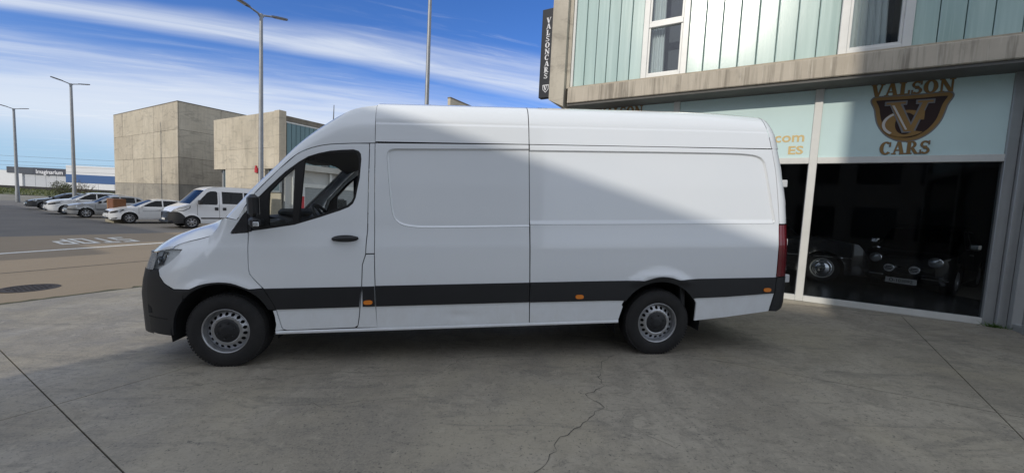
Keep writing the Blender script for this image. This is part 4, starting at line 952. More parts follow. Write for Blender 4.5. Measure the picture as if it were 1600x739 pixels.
def build_annex():
    T = empty('workshop_building', (0, 0, 0), SITE_ROT, label='pale concrete workshop with teal glass side wall standing behind the white minibus', cat='building')
    pa, qa = 14.63, -26.69; g = .012; rnd = random.Random(4)
    block(T, 'core', -35.8, qa-.65, pa+.35, 40, 3.5, 7.0, DARK)
    lv = [3.48, 4.92, 7.30]; ed = [-35.86, -33.9, -31.6, -29.64, -27.3]
    for r in range(2):
        for k in range(4): block(T, 'panel', ed[k]+g*.6, ed[k+1]-g*.6, pa-rnd.uniform(0, .01), pa+.30, lv[r]+g*.6, lv[r+1]-g*.6, CONCT[0])
    ed2 = [-34.05, -31.6, -29.64, -28.5]; lv2 = [-.5, 2.1, 3.475]
    for r in range(2):
        for k in range(3): block(T, 'panel', ed2[k]+g*.6, ed2[k+1]-g*.6, pa+.004-rnd.uniform(0, .004), pa+.30, lv2[r]+g*.6, lv2[r+1]-g*.6, CONCT[0])
    block(T, 'end_fin', -27.29, qa, pa-.02, pa+.45, 3.45, 7.34, CONCT[0])
    block(T, 'lower_wall', -35.8, -34.2, pa+.5, pa+.7, -.5, 3.47, mat('grey_render', (.24, .24, .23), .8));  # lower wall in one even darker grey
    for a, c in ((-34.85, -34.10), (-28.45, -26.9)):
        w = empty('window', (0, 0, 0)); w.parent = T
        block(w, 'frame', a, a+.10, pa+.18, pa+.30, 2.0, 3.46, ALUG); block(w, 'frame', c-.10, c, pa+.18, pa+.30, 2.0, 3.46, ALUG)
        block(w, 'pane', a+.10, c-.10, pa+.22, pa+.24, 2.0, 3.46, mat('far_pane', (.10, .125, .135), .15)); block(w, 'sill', a, c, pa+.15, pa+.3, 1.88, 1.998, ALUG)
    block(T, 'low_infill', -28.48, -26.95, pa+.25, pa+.3, -.5, 1.87, CONCT[0])
    # roof slab and glazed side wall facing right
    block(T, 'roof_slab', -30, qa+.02, pa+.46, 42, 6.72, 7.06, concrete('dark_roof_edge', (.20, .175, .14), (.27, .24, .19), (.10, .09, .07), .8))
    y = pa+.5; k = 0
    while y < 30:
        if k in (8, 9, 20, 21): block(T, 'upper_window', qa-.10, qa-.06, y+.03, y+.31, 3.95, 6.55, mat('far_pane_dark', (.05, .065, .075), .1)); 
        else:
            mb = MB(); mb.box(qa-.10, qa-.02, y+.012, y+.305, 3.95, 6.60, .006); mb.build('glass_plank', TEAL, T)
        y += .318; k += 1
    block(T, 'head_trim', qa-.10, qa-.005, pa+.46, 30.2, 6.605, 6.70, ALU); block(T, 'wall_backing', qa-.2, qa-.12, pa+.46, 30.2, 3.9, 6.6, DARK)
    block(T, 'floor_slab', -30, qa+.30, pa+.46, 30.2, 3.52, 3.93, concrete('slab_edge', (.46, .45, .42), (.54, .52, .48), (.3, .28, .25), .4))
    # ground floor: shutters between white posts, under the slab
    SHUT = mat('shutter_grey', (.30, .32, .325), .5); y = pa+.9
    block(T, 'ground_wall', -28.2, qa-.12, pa+.46, 30.2, -.5, 3.51, mat('pale_render', (.50, .50, .49), .8))
    while y < 29:
        block(T, 'post', qa-.11, qa+.05, y, y+.18, -.45, 3.50, ALU); s_ = empty('roller_shutter', (0, 0, 0)); s_.parent = T
        block(s_, 'header', qa-.115, qa+.02, y+.20, y+2.62, 2.35, 2.62, ALU)
        for j in range(14): block(s_, 'slat', qa-.115, qa-.02-.01*(j % 2), y+.2, y+2.6, -.45+j*.2+.006, -.45+(j+1)*.2-.006, SHUT)
        y += 2.8
    pst = empty('wall_poster', (0, 0, 0)); pst.parent = T
    block(pst, 'board', qa+.052, qa+.09, pa+.95, pa+1.75, .8, 2.4, mat('poster_white', (.65, .65, .65), .6)); block(pst, 'red_field', qa+.0895, qa+.10, pa+1.0, pa+1.70, .85, 1.7, mat('sign_red', (.50, .03, .04), .5)); block(pst, 'mark', qa+.0995, qa+.106, pa+1.22, pa+1.5, 1.1, 1.4, mat('poster_white', (.65, .65, .65)))
    return T
build_annex()
rs_ = site_thing('fire_alarm_box', -29.45, 14.60, 3.20, label='small red alarm box high on the pale workshop wall', cat='alarm box')
RS = mat('sign_red', (.50, .03, .04), .5)
block(rs_, 'bell_housing', -.14, .14, -.10, .02, 0, .34, RS, .02); block(rs_, 'lamp', -.10, .02, -.09, .0, .345, .50, RS, .02)
t = empty('roof_block', (0, 0, 0), SITE_ROT, label='low corner of a concrete block just showing above the van roof', cat='building')
block(t, 'wall', -26.2, -25.85, 31.05, 48, -.4, 12.36, CONCT[0]); block(t, 'cap', -26.22, -25.83, 31.03, 48.02, 12.365, 12.50, mat('parapet_cap', (.23, .20, .16)))
# neighbours across the street, behind the camera: they throw the yard into shade
BW = mat('street_front', (.42, .39, .34), .85, nscale=.4, namt=.25); BD = mat('street_window', (.03, .035, .04), .1)
def street_block(q0, q1, z1, lab, depth=14):
    t = empty('street_building', (0, 0, 0), SITE_ROT, label=lab, cat='building'); block(t, 'wall', q0, q1, -12-depth, -12, -1, z1, BW)
    n = int((q1-q0)/2.6)
    for r in range(int((z1-1.2)/3.0)):
        for k in range(n): block(t, 'window', q0+.5+k*2.6, q0+2.3+k*2.6, -12.02, -11.96, .9+r*3.0, 2.6+r*3.0, BD)
street_block(-6.35, .0, 9.62, 'concrete block across the street, its shade falling on the van')
street_block(.02, 15.0, 16.0, 'taller concrete block across the street behind the camera')
street_block(-60, -21.2, 9.15, 'long concrete block across the street shading the car park')
street_block(-21.18, -17.4, 7.35, 'low end building across the street shading the road line')

# far warehouses along the left
WHW = mat('warehouse_white', (.70, .71, .72), .7, nscale=.05, namt=.1); WHS = mat('warehouse_grey_white', (.50, .52, .55), .7, nscale=.05, namt=.1)
NAVY = mat('sign_band_navy', (.035, .042, .065), .5); BLUE = mat('stripe_blue', (.03, .095, .25), .5)
def far_loc(px_x, depth, z=-.44):
    # world point on the view line through image column px_x at a given forward depth
    return Vector(((px_x-800)/600*depth, depth, z))
def wall_between(parent, name, A, B, z0, z1, th, m, out=0):
    A, B = Vector(A), Vector(B); d = (B-A); d.z = 0; L = d.length; d.normalize(); n = Vector((d.y, -d.x, 0))
    if n.y > 0: n = -n
    mb = MB(); c = [A+n*out, B+n*out, B-n*th, A-n*th]; mb.add([(v.x, v.y, z) for z in (z0, z1) for v in c], [(3, 2, 1, 0), (4, 5, 6, 7), (0, 1, 5, 4), (1, 2, 6, 5), (2, 3, 7, 6), (3, 0, 4, 7)])
    return mb.build(name, m, parent)
def build_warehouses():
    t = empty('warehouse', (-190, 160, -.44), label='distant white warehouse with a dark name band along its top', cat='warehouse')
    inv = Matrix.Translation((190, -160, .44))
    def P(n, *a, **k): o = wall_between(t, n, *a, **k); o.data.transform(inv); return o
    A, C, B = (-222, 160, 0), (-203.5, 160, 0), (-176.5, 160, 0)
    P('wall', A, C, -.5, 7.0, 40, WHW, out=.6); P('wall', C, B, -.5, 7.0, 40, WHS)
    A2 = (-209.5, 160, 0)
    P('sign_band', A2, (-198.6, 160, 0), 6.05, 8.55, 30, mat('sign_band_slate', (.05, .06, .08), .5), out=.85); P('name_band', (-198.6, 160, 0), B, 6.0, 8.6, 30, NAVY, out=.9)
    for x in np.arange(-203, -177, 4.4): P('wall_panel', (x+.05, 160, 0), (x+4.3, 160, 0), -.4, 5.95, .1, WHS, out=.12)
    W_ = mat('sign_white', (.72, .72, .74)); mb = MB(); m_ = Matrix.Translation((-1.7, -.95, 7.35)) @ Matrix.Rotation(R(90), 4, 'X')
    text_mesh('lettering', 'Imaginarium', 2.35, W_, t, m_, .05, .98, .03)
    t2 = empty('warehouse', (-150, 148, -.44), label='distant white warehouse with a broad blue stripe beside the concrete block', cat='warehouse')
    inv2 = Matrix.Translation((150, -148, .44))
    def P2(n, *a, **k): o = wall_between(t2, n, *a, **k); o.data.transform(inv2); return o
    A, B = (-172, 148, 0), (-120, 148, 0)
    P2('wall', A, B, -.5, 9.6, 40, WHW); P2('stripe', A, B, 3.1, 6.2, .3, BLUE, out=.15)
    for x in np.arange(-172, -122, 6.2): P2('wall_panel', (x+.06, 148, 0), (x+6.1, 148, 0), -.4, 3.0, .1, WHW, out=.12)
build_warehouses()
# boundary: a low dark wall, a verge of rough grass, shrubs
w_ = empty('boundary_wall', (-150, 105, -.44), label='low dark wall running below the distant white warehouse', cat='wall')
o = wall_between(w_, 'wall', (-170, 105, 0), (-60, 105, 0), -.5, 1.05, .3, mat('dark_boundary', (.035, .034, .034), .9)); o.data.transform(Matrix.Translation((150, -105, .44)))
VERGE = mat('verge_ground', (.13, .125, .055), 1, nscale=.6, namt=.5, color2=(.07, .085, .03))
mb = MB(); mb.grid([[(x, y, -.44 + (y-72)/33*.75*(1 if y > 74 else .4) + .06*math.sin(x*.7+y)) for x in np.linspace(-200, -40, 120)] for y in np.linspace(72, 104.5, 10)]); o = mb.build('verge', VERGE); o['kind'] = 'structure'
GRASS = mat('rough_grass', (.15, .15, .06), .95, nscale=.4, namt=.4, color2=(.07, .10, .03))
rnd = random.Random(12); mb = MB()
for k in range(5200):
    y = rnd.uniform(72.5, 104); x = rnd.uniform(-150, -60); z = -.44+(y-72)/33*.75; h = rnd.uniform(.12, .5); a = rnd.uniform(0, 3.14); w = rnd.uniform(.06, .2)
    dx, dy = w*math.cos(a), w*math.sin(a); mb.add([(x-dx, y-dy, z), (x+dx, y+dy, z), (x+rnd.gauss(0, .12), y, z+h)], [(0, 1, 2)])
o = mb.build('grass', GRASS, None, False); o['kind'] = 'stuff'
def shrub(x, y, r, h, lab, tone, seed, bare=False):
    t = empty('shrub', (x, y, -.2), label=lab, cat='shrub', group=None); rn = random.Random(seed); st = MB(); lf = MB()
    for k in range(16 if bare else 9):
        a = rn.uniform(0, 6.28); e = rn.uniform(.5, 1); st.tube([(0, 0, 0), (.4*r*math.cos(a)*e, .4*r*math.sin(a)*e, h*.5), (r*math.cos(a)*e, r*math.sin(a)*e, h*rn.uniform(.7, 1.05))], [.035, .02, .008], 5)
    st.build('stem', mat('twig_brown', (.10, .075, .05), .9), t)
    for k in range(150 if bare else 900):
        a = rn.uniform(0, 6.28); q = r*math.sqrt(rn.random())*rn.uniform(.5, 1.1); z = h*rn.uniform(.12, 1)*(1-.3*(q/r)**2); c = Vector((q*math.cos(a), q*math.sin(a), z)); s = rn.uniform(.05, .14)
        d1 = Vector((rn.gauss(0, 1), rn.gauss(0, 1), rn.gauss(0, 1))).normalized()*s; d2 = Vector((rn.gauss(0, 1), rn.gauss(0, 1), rn.gauss(0, 1))).normalized()*s*.6
        lf.add([c-d1, c+d2, c+d1, c-d2], [(0, 1, 2, 3)])
    lf.build('foliage', tone, t, False)
OL = mat('leaf_olive', (.085, .095, .035), .8, nscale=2, namt=.4); BR = mat('leaf_dry', (.16, .13, .08), .9, nscale=2, namt=.4)
for i, (px_, d, r, h, tone, bare, lab) in enumerate([(93, 66, 1.5, 2.3, OL, False, 'olive green shrub left of the second street lamp'), (103, 64, 1.3, 1.8, OL, False, 'low green shrub at the foot of the second street lamp'), (121, 66, 1.6, 2.7, BR, True, 'sparse dry shrub right of the second street lamp'), (135, 68, 1.3, 2.1, BR, True, 'thin brown shrub beside the concrete block')]):
    p = far_loc(px_, d); shrub(p.x, p.y, r, h+.4, lab, tone, i, bare)

# ================================================================== STREET LAMPS, WIRES, KIOSK
def lamp(q, p, H_, lab, r=.085, grp='double-headed street lamps'):
    t = site_thing('street_lamp', q, p, label=lab, cat='street lamp', group=grp)
    mb = MB(); mb.tube([(0, 0, 0), (0, 0, 1.2), (0, 0, 1.25), (0, 0, H_)], [r*1.15, r*1.1, r, r*.62], 14); mb.build('pole', POLE, t)
    mb = MB(); mb.box(-.18, .18, -.18, .18, .0, .03); mb.build('base_plate', POLE, t)
    for s in (-1, 1):
        mb = MB(); mb.tube([(0, 0, H_-.15), (0, s*.12, H_-.02), (0, s*.50, H_+.09)], [.05, .04, .035], 8); a = mb.build('arm', POLE, t)
        mb = MB(); c, sn = math.cos(R(12)), math.sin(R(12)); sec = [(.0, -.075, -.02), (.0, .075, -.02), (.0, .06, .045), (.0, -.06, .045)]; v = []
        for k, (l, wf) in enumerate(((.42, .5), (.56, 1.1), (.85, 1.25), (1.08, .8))):
            for _, x, z in sec: v.append((x*wf, s*(l*c-z*sn), H_-.02+l*sn+z*c))
        mb.add(v, [(0, 1, 2, 3), (15, 14, 13, 12)]+[(4*i+k, 4*i+(k+1) % 4, 4*i+4+(k+1) % 4, 4*i+4+k) for i in range(3) for k in range(4)]); h = mb.build('lamp_head', LAMPH, t)
        mb = MB(); v = []
        for l in (.58, .98):
            for x in (-.07, .07): v.append((x, s*(l*c+.028*sn), H_-.02+l*sn-.028*c))
        mb.add(v, [(0, 1, 3, 2)]); mb.build('diffuser', mat('lamp_diffuser', (.45, .46, .45), .3), h)
    return t
lamp(-17.35, 8.76, 9.30, 'grey double-headed street lamp rising behind the van bonnet, nearest of the complete ones', .10)
lamp(-46.6, 9.3, 10.2, 'grey double-headed street lamp rising behind the parked white estate car', .13)
lamp(-69.0, 9.5, 10.2, 'grey double-headed street lamp farthest left, standing clear of the parked cars', .15)
lamp(-9.82, 10.5, 12.5, 'tall grey lamp pole rising behind the middle of the van roof', .085)
for i, (za, zb) in enumerate(((6.45, 6.0), (5.6, 5.2), (4.4, 4.9), (3.6, 4.2))):
    t = empty('overhead_wire', (-80, 60, za), label=['topmost of the thin overhead wires crossing the low sky on the left', 'second thin overhead wire from the top on the left', 'third thin overhead wire from the top on the left', 'lowest of the thin overhead wires above the warehouse roofs'][i], cat='wire', group='overhead wires')
    mb = MB(); mb.tube([(-60+k*11, 0, (zb-za)*(k*11-60+60)/90*1.0-1.2*math.sin(math.pi*k/10)*.25) for k in range(11)], .018, 5); mb.build('cable', LAMPH, t)
kb = site_thing('utility_cabinet', -32.9, 8.3, label='rust brown cabinet on a pale concrete block between the silver and white cars', cat='cabinet')
block(kb, 'plinth', -.75, .75, -.35, .45, -.3, .62, mat('plinth_pale', (.34, .31, .23), .9, nscale=4, namt=.2), .02); block(kb, 'body', -.55, .55, -.28, .28, .622, 1.42, mat('rust_brown', (.20, .075, .022), .6, nscale=3, namt=.45), .01); block(kb, 'door', -.42, .50, -.295, -.283, .68, 1.36, mat('rust_brown_door', (.24, .09, .028), .55, nscale=3, namt=.4), .003); block(kb, 'edge_strip', -.555, -.43, -.30, -.281, .64, 1.40, mat('rust_pale', (.36, .19, .08), .6))

# ================================================================== CARS
def car(spec, name, q, p, rz, label, cat='car', z=None, group=None):
    """Car in its own frame: x from nose to tail, y = -left, z up; panels laid on a tapered, tumblehome side surface."""
    L, hw = spec['L'], spec['hw']; belt = spec['belt']; tum = spec.get('tum', .30); fr = spec.get('fr', .55); rr = spec.get('rr', .5); wr = spec['wr']
    paint = spec['paint']; top = spec['top']; step = spec.get('step', .14)
    def W(u, w):
        u = np.asarray(u, float); w = np.asarray(w, float); u, w = np.broadcast_arrays(u, w)
        bl = np.interp(u, [0, L], belt); b = hw*(1-.05*np.clip((.45-w)/.3, 0, 1)**2 - .02*np.clip((w-.62)/.3, 0, 1)) - tum*np.maximum(0, w-bl)
        t = np.clip((fr-u)/fr, 0, .999); b = b*(1-.42*t**2.6); t = np.clip((u-(L-rr))/rr, 0, .999); b = b*(1-.30*t**2.6)
        for c in spec['wheels']: b = b + .012*np.exp(-((np.hypot(u-c, w-wr)-wr-.05)/.035)**2)*(w > wr*.6)
        return np.maximum(b, .05)
    t = site_thing(name, q, p, z, rz, label=label, cat=cat, group=group)
    off = Matrix.Translation((0, 0, 0))
    sill = spec.get('sill', .22); pts = [a[:2] for a in top]; arches = []
    low = [(pts[-1][0], pts[-1][1])]
    outline = list(pts)                                        # nose bottom -> over the roof -> tail bottom
    for c in spec['wheels'][::-1]:
        outline += [(c+wr+.07, sill)] + [(c+(wr+.06)*math.cos(a), wr+(wr+.06)*math.sin(a)) for a in np.linspace(R(-8), R(188), 14)] + [(c-wr-.07, sill)]
    wins = spec['wins']; trim = spec.get('trim')
    for side in (1, -1):
        P = lambda nm, poly, m, par=t, **k: panel(nm, poly, m, par, W, side=side, **{**dict(step=step, bstep=.10, gap=.002, depth=.02), **k})
        P('body_side', outline, paint, holes=[inset(w, -.012) for w in wins])
        for w in wins: P('side_window', w, CARGLASS, out=-.008, gap=0, step=.2, depth=0); P('window_seal', inset(w, -.014), RUB, holes=[inset(w, .014)], out=-.004, gap=0, step=.2)
        for d in spec.get('seams', ()): P('door_gap', d, RUB, out=.002, gap=0, depth=0, step=.3)
        for nm, poly, m, o in spec.get('extras', ()): P(nm, poly, m, out=o, step=.08, bstep=.06)
        mu, mw = spec['mirror']; v = float(W(mu, mw)); ms = spec.get('mirsize', 1); mb = MB(); mb.box(mu-.10*ms, mu+.06, *sorted((-side*(v+.03), -side*(v+.20*ms))), mw, mw+.15*ms, .035); mb.build('mirror', spec.get('mirmat', paint), t)
        for hu, hz in spec.get('handles', ()): v = float(W(hu, hz)); hs_ = spec.get('handsize', 1); mb = MB(); mb.box(hu-.09, hu+.09, *sorted((-side*(v-.01), -side*(v+.03))), hz-.015*hs_**3, hz+.02*hs_**3, .01); mb.build('door_handle', spec.get('handmat', paint), t)
        for c in spec['wheels']:
            wl = empty('wheel', (c, -side*(hw-.02), wr)); wl.parent = t; s = -side; mb = MB(); ri = wr*(.57 if spec.get('rimstyle') == 'white' else .66)
            mb.lathe([(s*a, r) for a, r in ((-.2, ri), (-.205, wr*.9), (-.17, wr), (-.03, wr), (.0, wr*.93), (.004, wr*.8), (-.008, ri))], (0, 0, 0), 32); mb.build('tyre', TYRE, wl)
            mb = MB()
            if spec.get('rimstyle') == 'white':
                mb.lathe([(s*a, r) for a, r in ((.006, wr*.67), (.009, wr*.64), (.004, wr*.59))], (0, 0, 0), 40); mb.build('white_wall', mat('white_wall_rubber', (.55, .55, .52), .6), wl); mb = MB()
                mb.lathe([(s*a, r) for a, r in ((-.01, ri), (.012, ri*.95), (-.004, ri*.8), (.01, ri*.62), (.022, ri*.5), (.03, ri*.2), (.03, .001))], (0, 0, 0), 40); mb.build('hub_cap', CHROME, wl)
            else:
                mb.lathe([(s*a, r) for a, r in ((-.010, ri+.003), (.0, ri-.004), (-.03, ri*.9), (-.07, ri*.86))], (0, 0, 0), 32)
                for k in range(spec.get('spokes', 7)):
                    a = 2*math.pi*k/spec.get('spokes', 7); ca, sa = math.cos(a), math.sin(a); v = []
                    for r, w2, o in ((.03, .035, -.012), (ri*.93, .036, -.02)):
                        for d, oo in ((-w2, o-.02), (-w2*.8, o), (w2*.8, o), (w2, o-.02)): v.append((r*ca-d*sa, s*oo, r*sa+d*ca))
                    mb.add(v, [(0, 1, 5, 4), (1, 2, 6, 5), (2, 3, 7, 6)])
                mb.lathe([(s*-.02, .06), (s*-.004, .05), (s*-.002, .001)], (0, 0, 0), 16); mb.build('rim', STEEL, wl)
                mb = MB(); mb.lathe([(s*-.075, ri), (s*-.08, .001)], (0, 0, 0), 24); mb.build('brake_disc', DARK, wl)
    # strips across the car, cut from the outline
    segs = []
    for i in range(len(top)-1):
        tg = top[i][2]
        if segs and segs[-1][0] == tg: segs[-1][1].append(i+1)
        else: segs.append([tg, [i, i+1]])
    names = {'bumper': paint, 'bonnet': paint, 'windscreen': CARGLASS, 'roof': paint, 'rear_window': CARGLASS, 'boot': paint, 'grille': INTER, 'rear_bumper': paint, **spec.get('mats', {})}
    for tg, ids in segs:
        rows = []
        fine = spline([top[i][:2] for i in ids], max(3, 3*(len(ids)-1)+1)) if len(ids) > 2 else [top[i][:2] for i in ids]
        for u, w in fine:
            v0 = float(W(u, w))-.002; cam_ = spec.get('camber', .035)
            un = np.clip(u/L, 0, 1); nx = -1 if u < .5 else (1 if u > L-.4 else 0)
            fx = cam_*2.2*(1 if tg in ('bumper', 'grille', 'windscreen') else 0) ; bx = cam_*1.5*(1 if tg in ('rear_bumper', 'rear_window') else 0); fz = cam_*(1 if tg in ('bonnet', 'roof', 'boot') else .3)
            rows.append([(u-fx*(1-(v/v0)**2)+bx*(1-(v/v0)**2), v, w+fz*(1-abs(v/v0)**2.5)) for v in np.linspace(-v0, v0, 11)])
        mb = MB(); mb.grid(rows); mb.build(tg, names.get(tg, paint), t)
    for nm, m, x0, x1, y0, y1, z0, z1, bv in spec.get('boxes', ()):
        mb = MB(); mb.box(x0, x1, y0, y1, z0, z1, bv); mb.build(nm, m, t)
    mb = MB(); mb.box(.35, L-.35, -hw*.72, hw*.72, sill-.02, .55); mb.build('underbody', DARK, t)
    for y in (-.35, .35):
        for x in spec.get('seats', ()):
            mb = MB(); mb.prism([(x, .55), (x+.14, .55), (x+.28, belt[0]+.16), (x+.18, belt[0]+.18)], 'y', y-.22, y+.22); mb.box(x+.20, x+.30, y-.12, y+.12, belt[0]+.19, belt[0]+.36, .03); mb.build('seat', INTER2, t)
    return t
CWHITE = mat('car_white_paint', (.72, .73, .74), .3, coat=.8); CSILV = mat('car_silver_paint', (.36, .37, .38), .35, .5, coat=.7); CGREY = mat('car_dark_grey_paint', (.045, .048, .055), .3, .3, coat=.8); CBLACK = mat('car_black_paint', (.006, .006, .008), .18, coat=1)
PL = mat('plate_white', (.7, .7, .68))
def spec_hatch(paint, **k):
    d = dict(L=4.26, hw=.90, belt=(.92, 1.03), wr=.32, wheels=[.87, 3.47], paint=paint, tum=.36, sill=.24, mirror=(1.42, .97),
        top=[(.08, .22, 'bumper'), (.01, .40, 'bumper'), (.01, .58, 'grille'), (.06, .70, 'bonnet'), (.28, .82, 'bonnet'), (.75, .94, 'bonnet'), (1.14, 1.01, 'windscreen'), (1.55, 1.24, 'windscreen'), (1.92, 1.41, 'roof'), (2.32, 1.475, 'roof'), (2.9, 1.47, 'roof'), (3.45, 1.39, 'rear_window'), (3.95, 1.08, 'boot'), (4.16, .95, 'rear_bumper'), (4.24, .60, 'rear_bumper'), (4.18, .24, 'x')],
        wins=[[(1.42, 1.02), (2.36, 1.04), (2.36, 1.395), (2.08, 1.375), (1.82, 1.26)], [(2.44, 1.04), (3.15, 1.07), (3.15, 1.375), (2.44, 1.40)], [(3.22, 1.08), (3.62, 1.13), (3.42, 1.29), (3.22, 1.36)]],
        seams=[[(1.27, .34), (1.282, .34), (1.282, .96), (1.27, .96)], [(2.394, .30), (2.406, .30), (2.406, .99), (2.394, .99)], [(3.20, .62), (3.212, .62), (3.212, 1.02), (3.20, 1.02)], [(1.28, .30), (3.05, .30), (3.05, .31), (1.28, .31)]],
        handles=[(2.22, .86), (3.05, .89)], seats=(1.95, 2.85),
        extras=[('headlight', [(.05, .66), (.28, .76), (.60, .84), (.66, .80), (.50, .69), (.25, .62), (.08, .59)], LENSDK, .004), ('headlight_lens', [(.26, .68), (.52, .79), (.56, .765), (.40, .68)], LENS, .008), ('tail_light', [(3.98, .92), (4.15, .90), (4.17, .76), (4.0, .78)], RED, .004), ('fog_recess', [(.10, .30), (.36, .36), (.30, .27), (.12, .25)], BLACKP, .004)],
        boxes=[('number_plate', PL, -.075, -.055, -.26, .26, .40, .50, .002), ('lower_grille', BLACKP, -.055, .2, -.5, .5, .26, .36, .02)])
    d.update(k); return d
PARKRZ = R(-10)
def parked(spec, nm, q, p, lab, rz=math.pi/2, cat='car', wx=.87, group='cars parked in the row beyond the road'):
    # q, p: where the front left wheel touches the ground
    a = SITE_ROT+rz; v = Vector((wx*math.cos(a)+spec['hw']*math.sin(a), wx*math.sin(a)-spec['hw']*math.cos(a), 0)); w = site(q, p)-v
    c = Vector((w.x, w.y)); qq = c.x*EQ.x+c.y*EQ.y; pp = c.x*EP.x+c.y*EP.y
    return car(spec, nm, qq, pp, rz, lab, cat, group=group)
parked(spec_hatch(CWHITE, extras=spec_hatch(CWHITE)['extras']+[('side_stripe', [(1.45, .735), (2.9, .775), (2.9, .80), (1.45, .76)], mat('decal_grey', (.12, .13, .15), .5), .004)]), 'parked_car', -31.32, 8.45, 'white hatchback with a thin grey side stripe parked next to the minibus', R(86))
est = spec_hatch(CWHITE, L=4.56, wheels=[.90, 3.52], wr=.325, mirror=(1.48, 1.0), belt=(1.02, 1.10), top=[(.08, .26, 'bumper'), (.01, .46, 'bumper'), (.01, .64, 'grille'), (.06, .80, 'bonnet'), (.30, .94, 'bonnet'), (.85, 1.05, 'bonnet'), (1.22, 1.10, 'windscreen'), (1.62, 1.35, 'windscreen'), (1.98, 1.52, 'roof'), (2.4, 1.60, 'roof'), (3.3, 1.61, 'roof'), (4.1, 1.54, 'rear_window'), (4.40, 1.10, 'boot'), (4.48, .95, 'rear_bumper'), (4.54, .60, 'rear_bumper'), (4.48, .26, 'x')],
    wins=[[(1.50, 1.10), (2.42, 1.12), (2.42, 1.52), (2.15, 1.50), (1.88, 1.37)], [(2.50, 1.12), (3.30, 1.14), (3.30, 1.53), (2.50, 1.52)], [(3.38, 1.15), (4.12, 1.22), (3.95, 1.47), (3.38, 1.53)]], extras=[('headlight', [(.05, .74), (.30, .84), (.62, .90), (.66, .84), (.45, .74), (.08, .66)], LENSDK, .004), ('roof_rail', [(2.1, 1.575), (4.0, 1.56), (4.0, 1.54), (2.1, 1.555)], BLACKP, .03)])
parked(est, 'parked_car', -41.9, 7.9, 'white estate car with dark roof rails behind the silver car', R(86))
sal = spec_hatch(CGREY, top=[(.08, .22, 'bumper'), (.02, .40, 'bumper'), (.03, .56, 'grille'), (.10, .69, 'bonnet'), (.5, .80, 'bonnet'), (1.0, .89, 'bonnet'), (1.35, .95, 'windscreen'), (1.80, 1.20, 'windscreen'), (2.15, 1.36, 'roof'), (2.6, 1.43, 'roof'), (3.1, 1.41, 'roof'), (3.5, 1.34, 'rear_window'), (4.0, 1.06, 'boot'), (4.40, 1.0, 'boot'), (4.52, .9, 'rear_bumper'), (4.58, .55, 'rear_bumper'), (4.5, .24, 'x')], L=4.6, wheels=[.92, 3.62],
    wins=[[(1.70, .97), (2.50, .99), (2.50, 1.345), (2.25, 1.32), (2.0, 1.20)], [(2.58, .99), (3.30, 1.01), (3.35, 1.26), (3.1, 1.33), (2.58, 1.345)]])
parked(sal, 'parked_car', -49.9, 8.2, 'dark grey saloon parked at the far left end of the row', R(86))
sil = spec_hatch(CSILV, hw=.87, belt=(.92, 1.0), tum=.28, mirror=(1.50, 1.0), mirmat=BLACKP, handmat=BLACKP, top=[(.06, .24, 'bumper'), (.02, .44, 'bumper'), (.03, .60, 'grille'), (.10, .78, 'bonnet'), (.5, .90, 'bonnet'), (1.0, .99, 'bonnet'), (1.30, 1.04, 'windscreen'), (1.68, 1.28, 'windscreen'), (2.0, 1.46, 'roof'), (2.35, 1.53, 'roof'), (3.0, 1.53, 'roof'), (3.5, 1.46, 'rear_window'), (3.9, 1.16, 'boot'), (4.25, 1.06, 'boot'), (4.32, .9, 'rear_bumper'), (4.36, .55, 'rear_bumper'), (4.28, .26, 'x')], L=4.38, wheels=[.85, 3.50],
    wins=[[(1.60, 1.03), (2.45, 1.05), (2.45, 1.43), (2.18, 1.42), (1.95, 1.31)], [(2.53, 1.05), (3.25, 1.07), (3.22, 1.42), (2.53, 1.43)], [(3.33, 1.08), (3.70, 1.14), (3.5, 1.32), (3.33, 1.39)]],
    extras=[('headlight', [(.10, .72), (.42, .84), (.44, .70), (.14, .62)], LENS, .004), ('bumper_strip', [(.04, .58), (.62, .58), (.62, .50), (.05, .50)], BLACKP, .008), ('side_strip', [(1.30, .60), (3.1, .60), (3.1, .54), (1.30, .54)], BLACKP, .006), ('tail_light', [(4.05, 1.0), (4.28, .98), (4.3, .78), (4.1, .78)], RED, .004)])
parked(sil, 'parked_car', -37.46, 8.0, 'silver saloon with black bumper strip parked behind the rust brown cabinet', R(86))
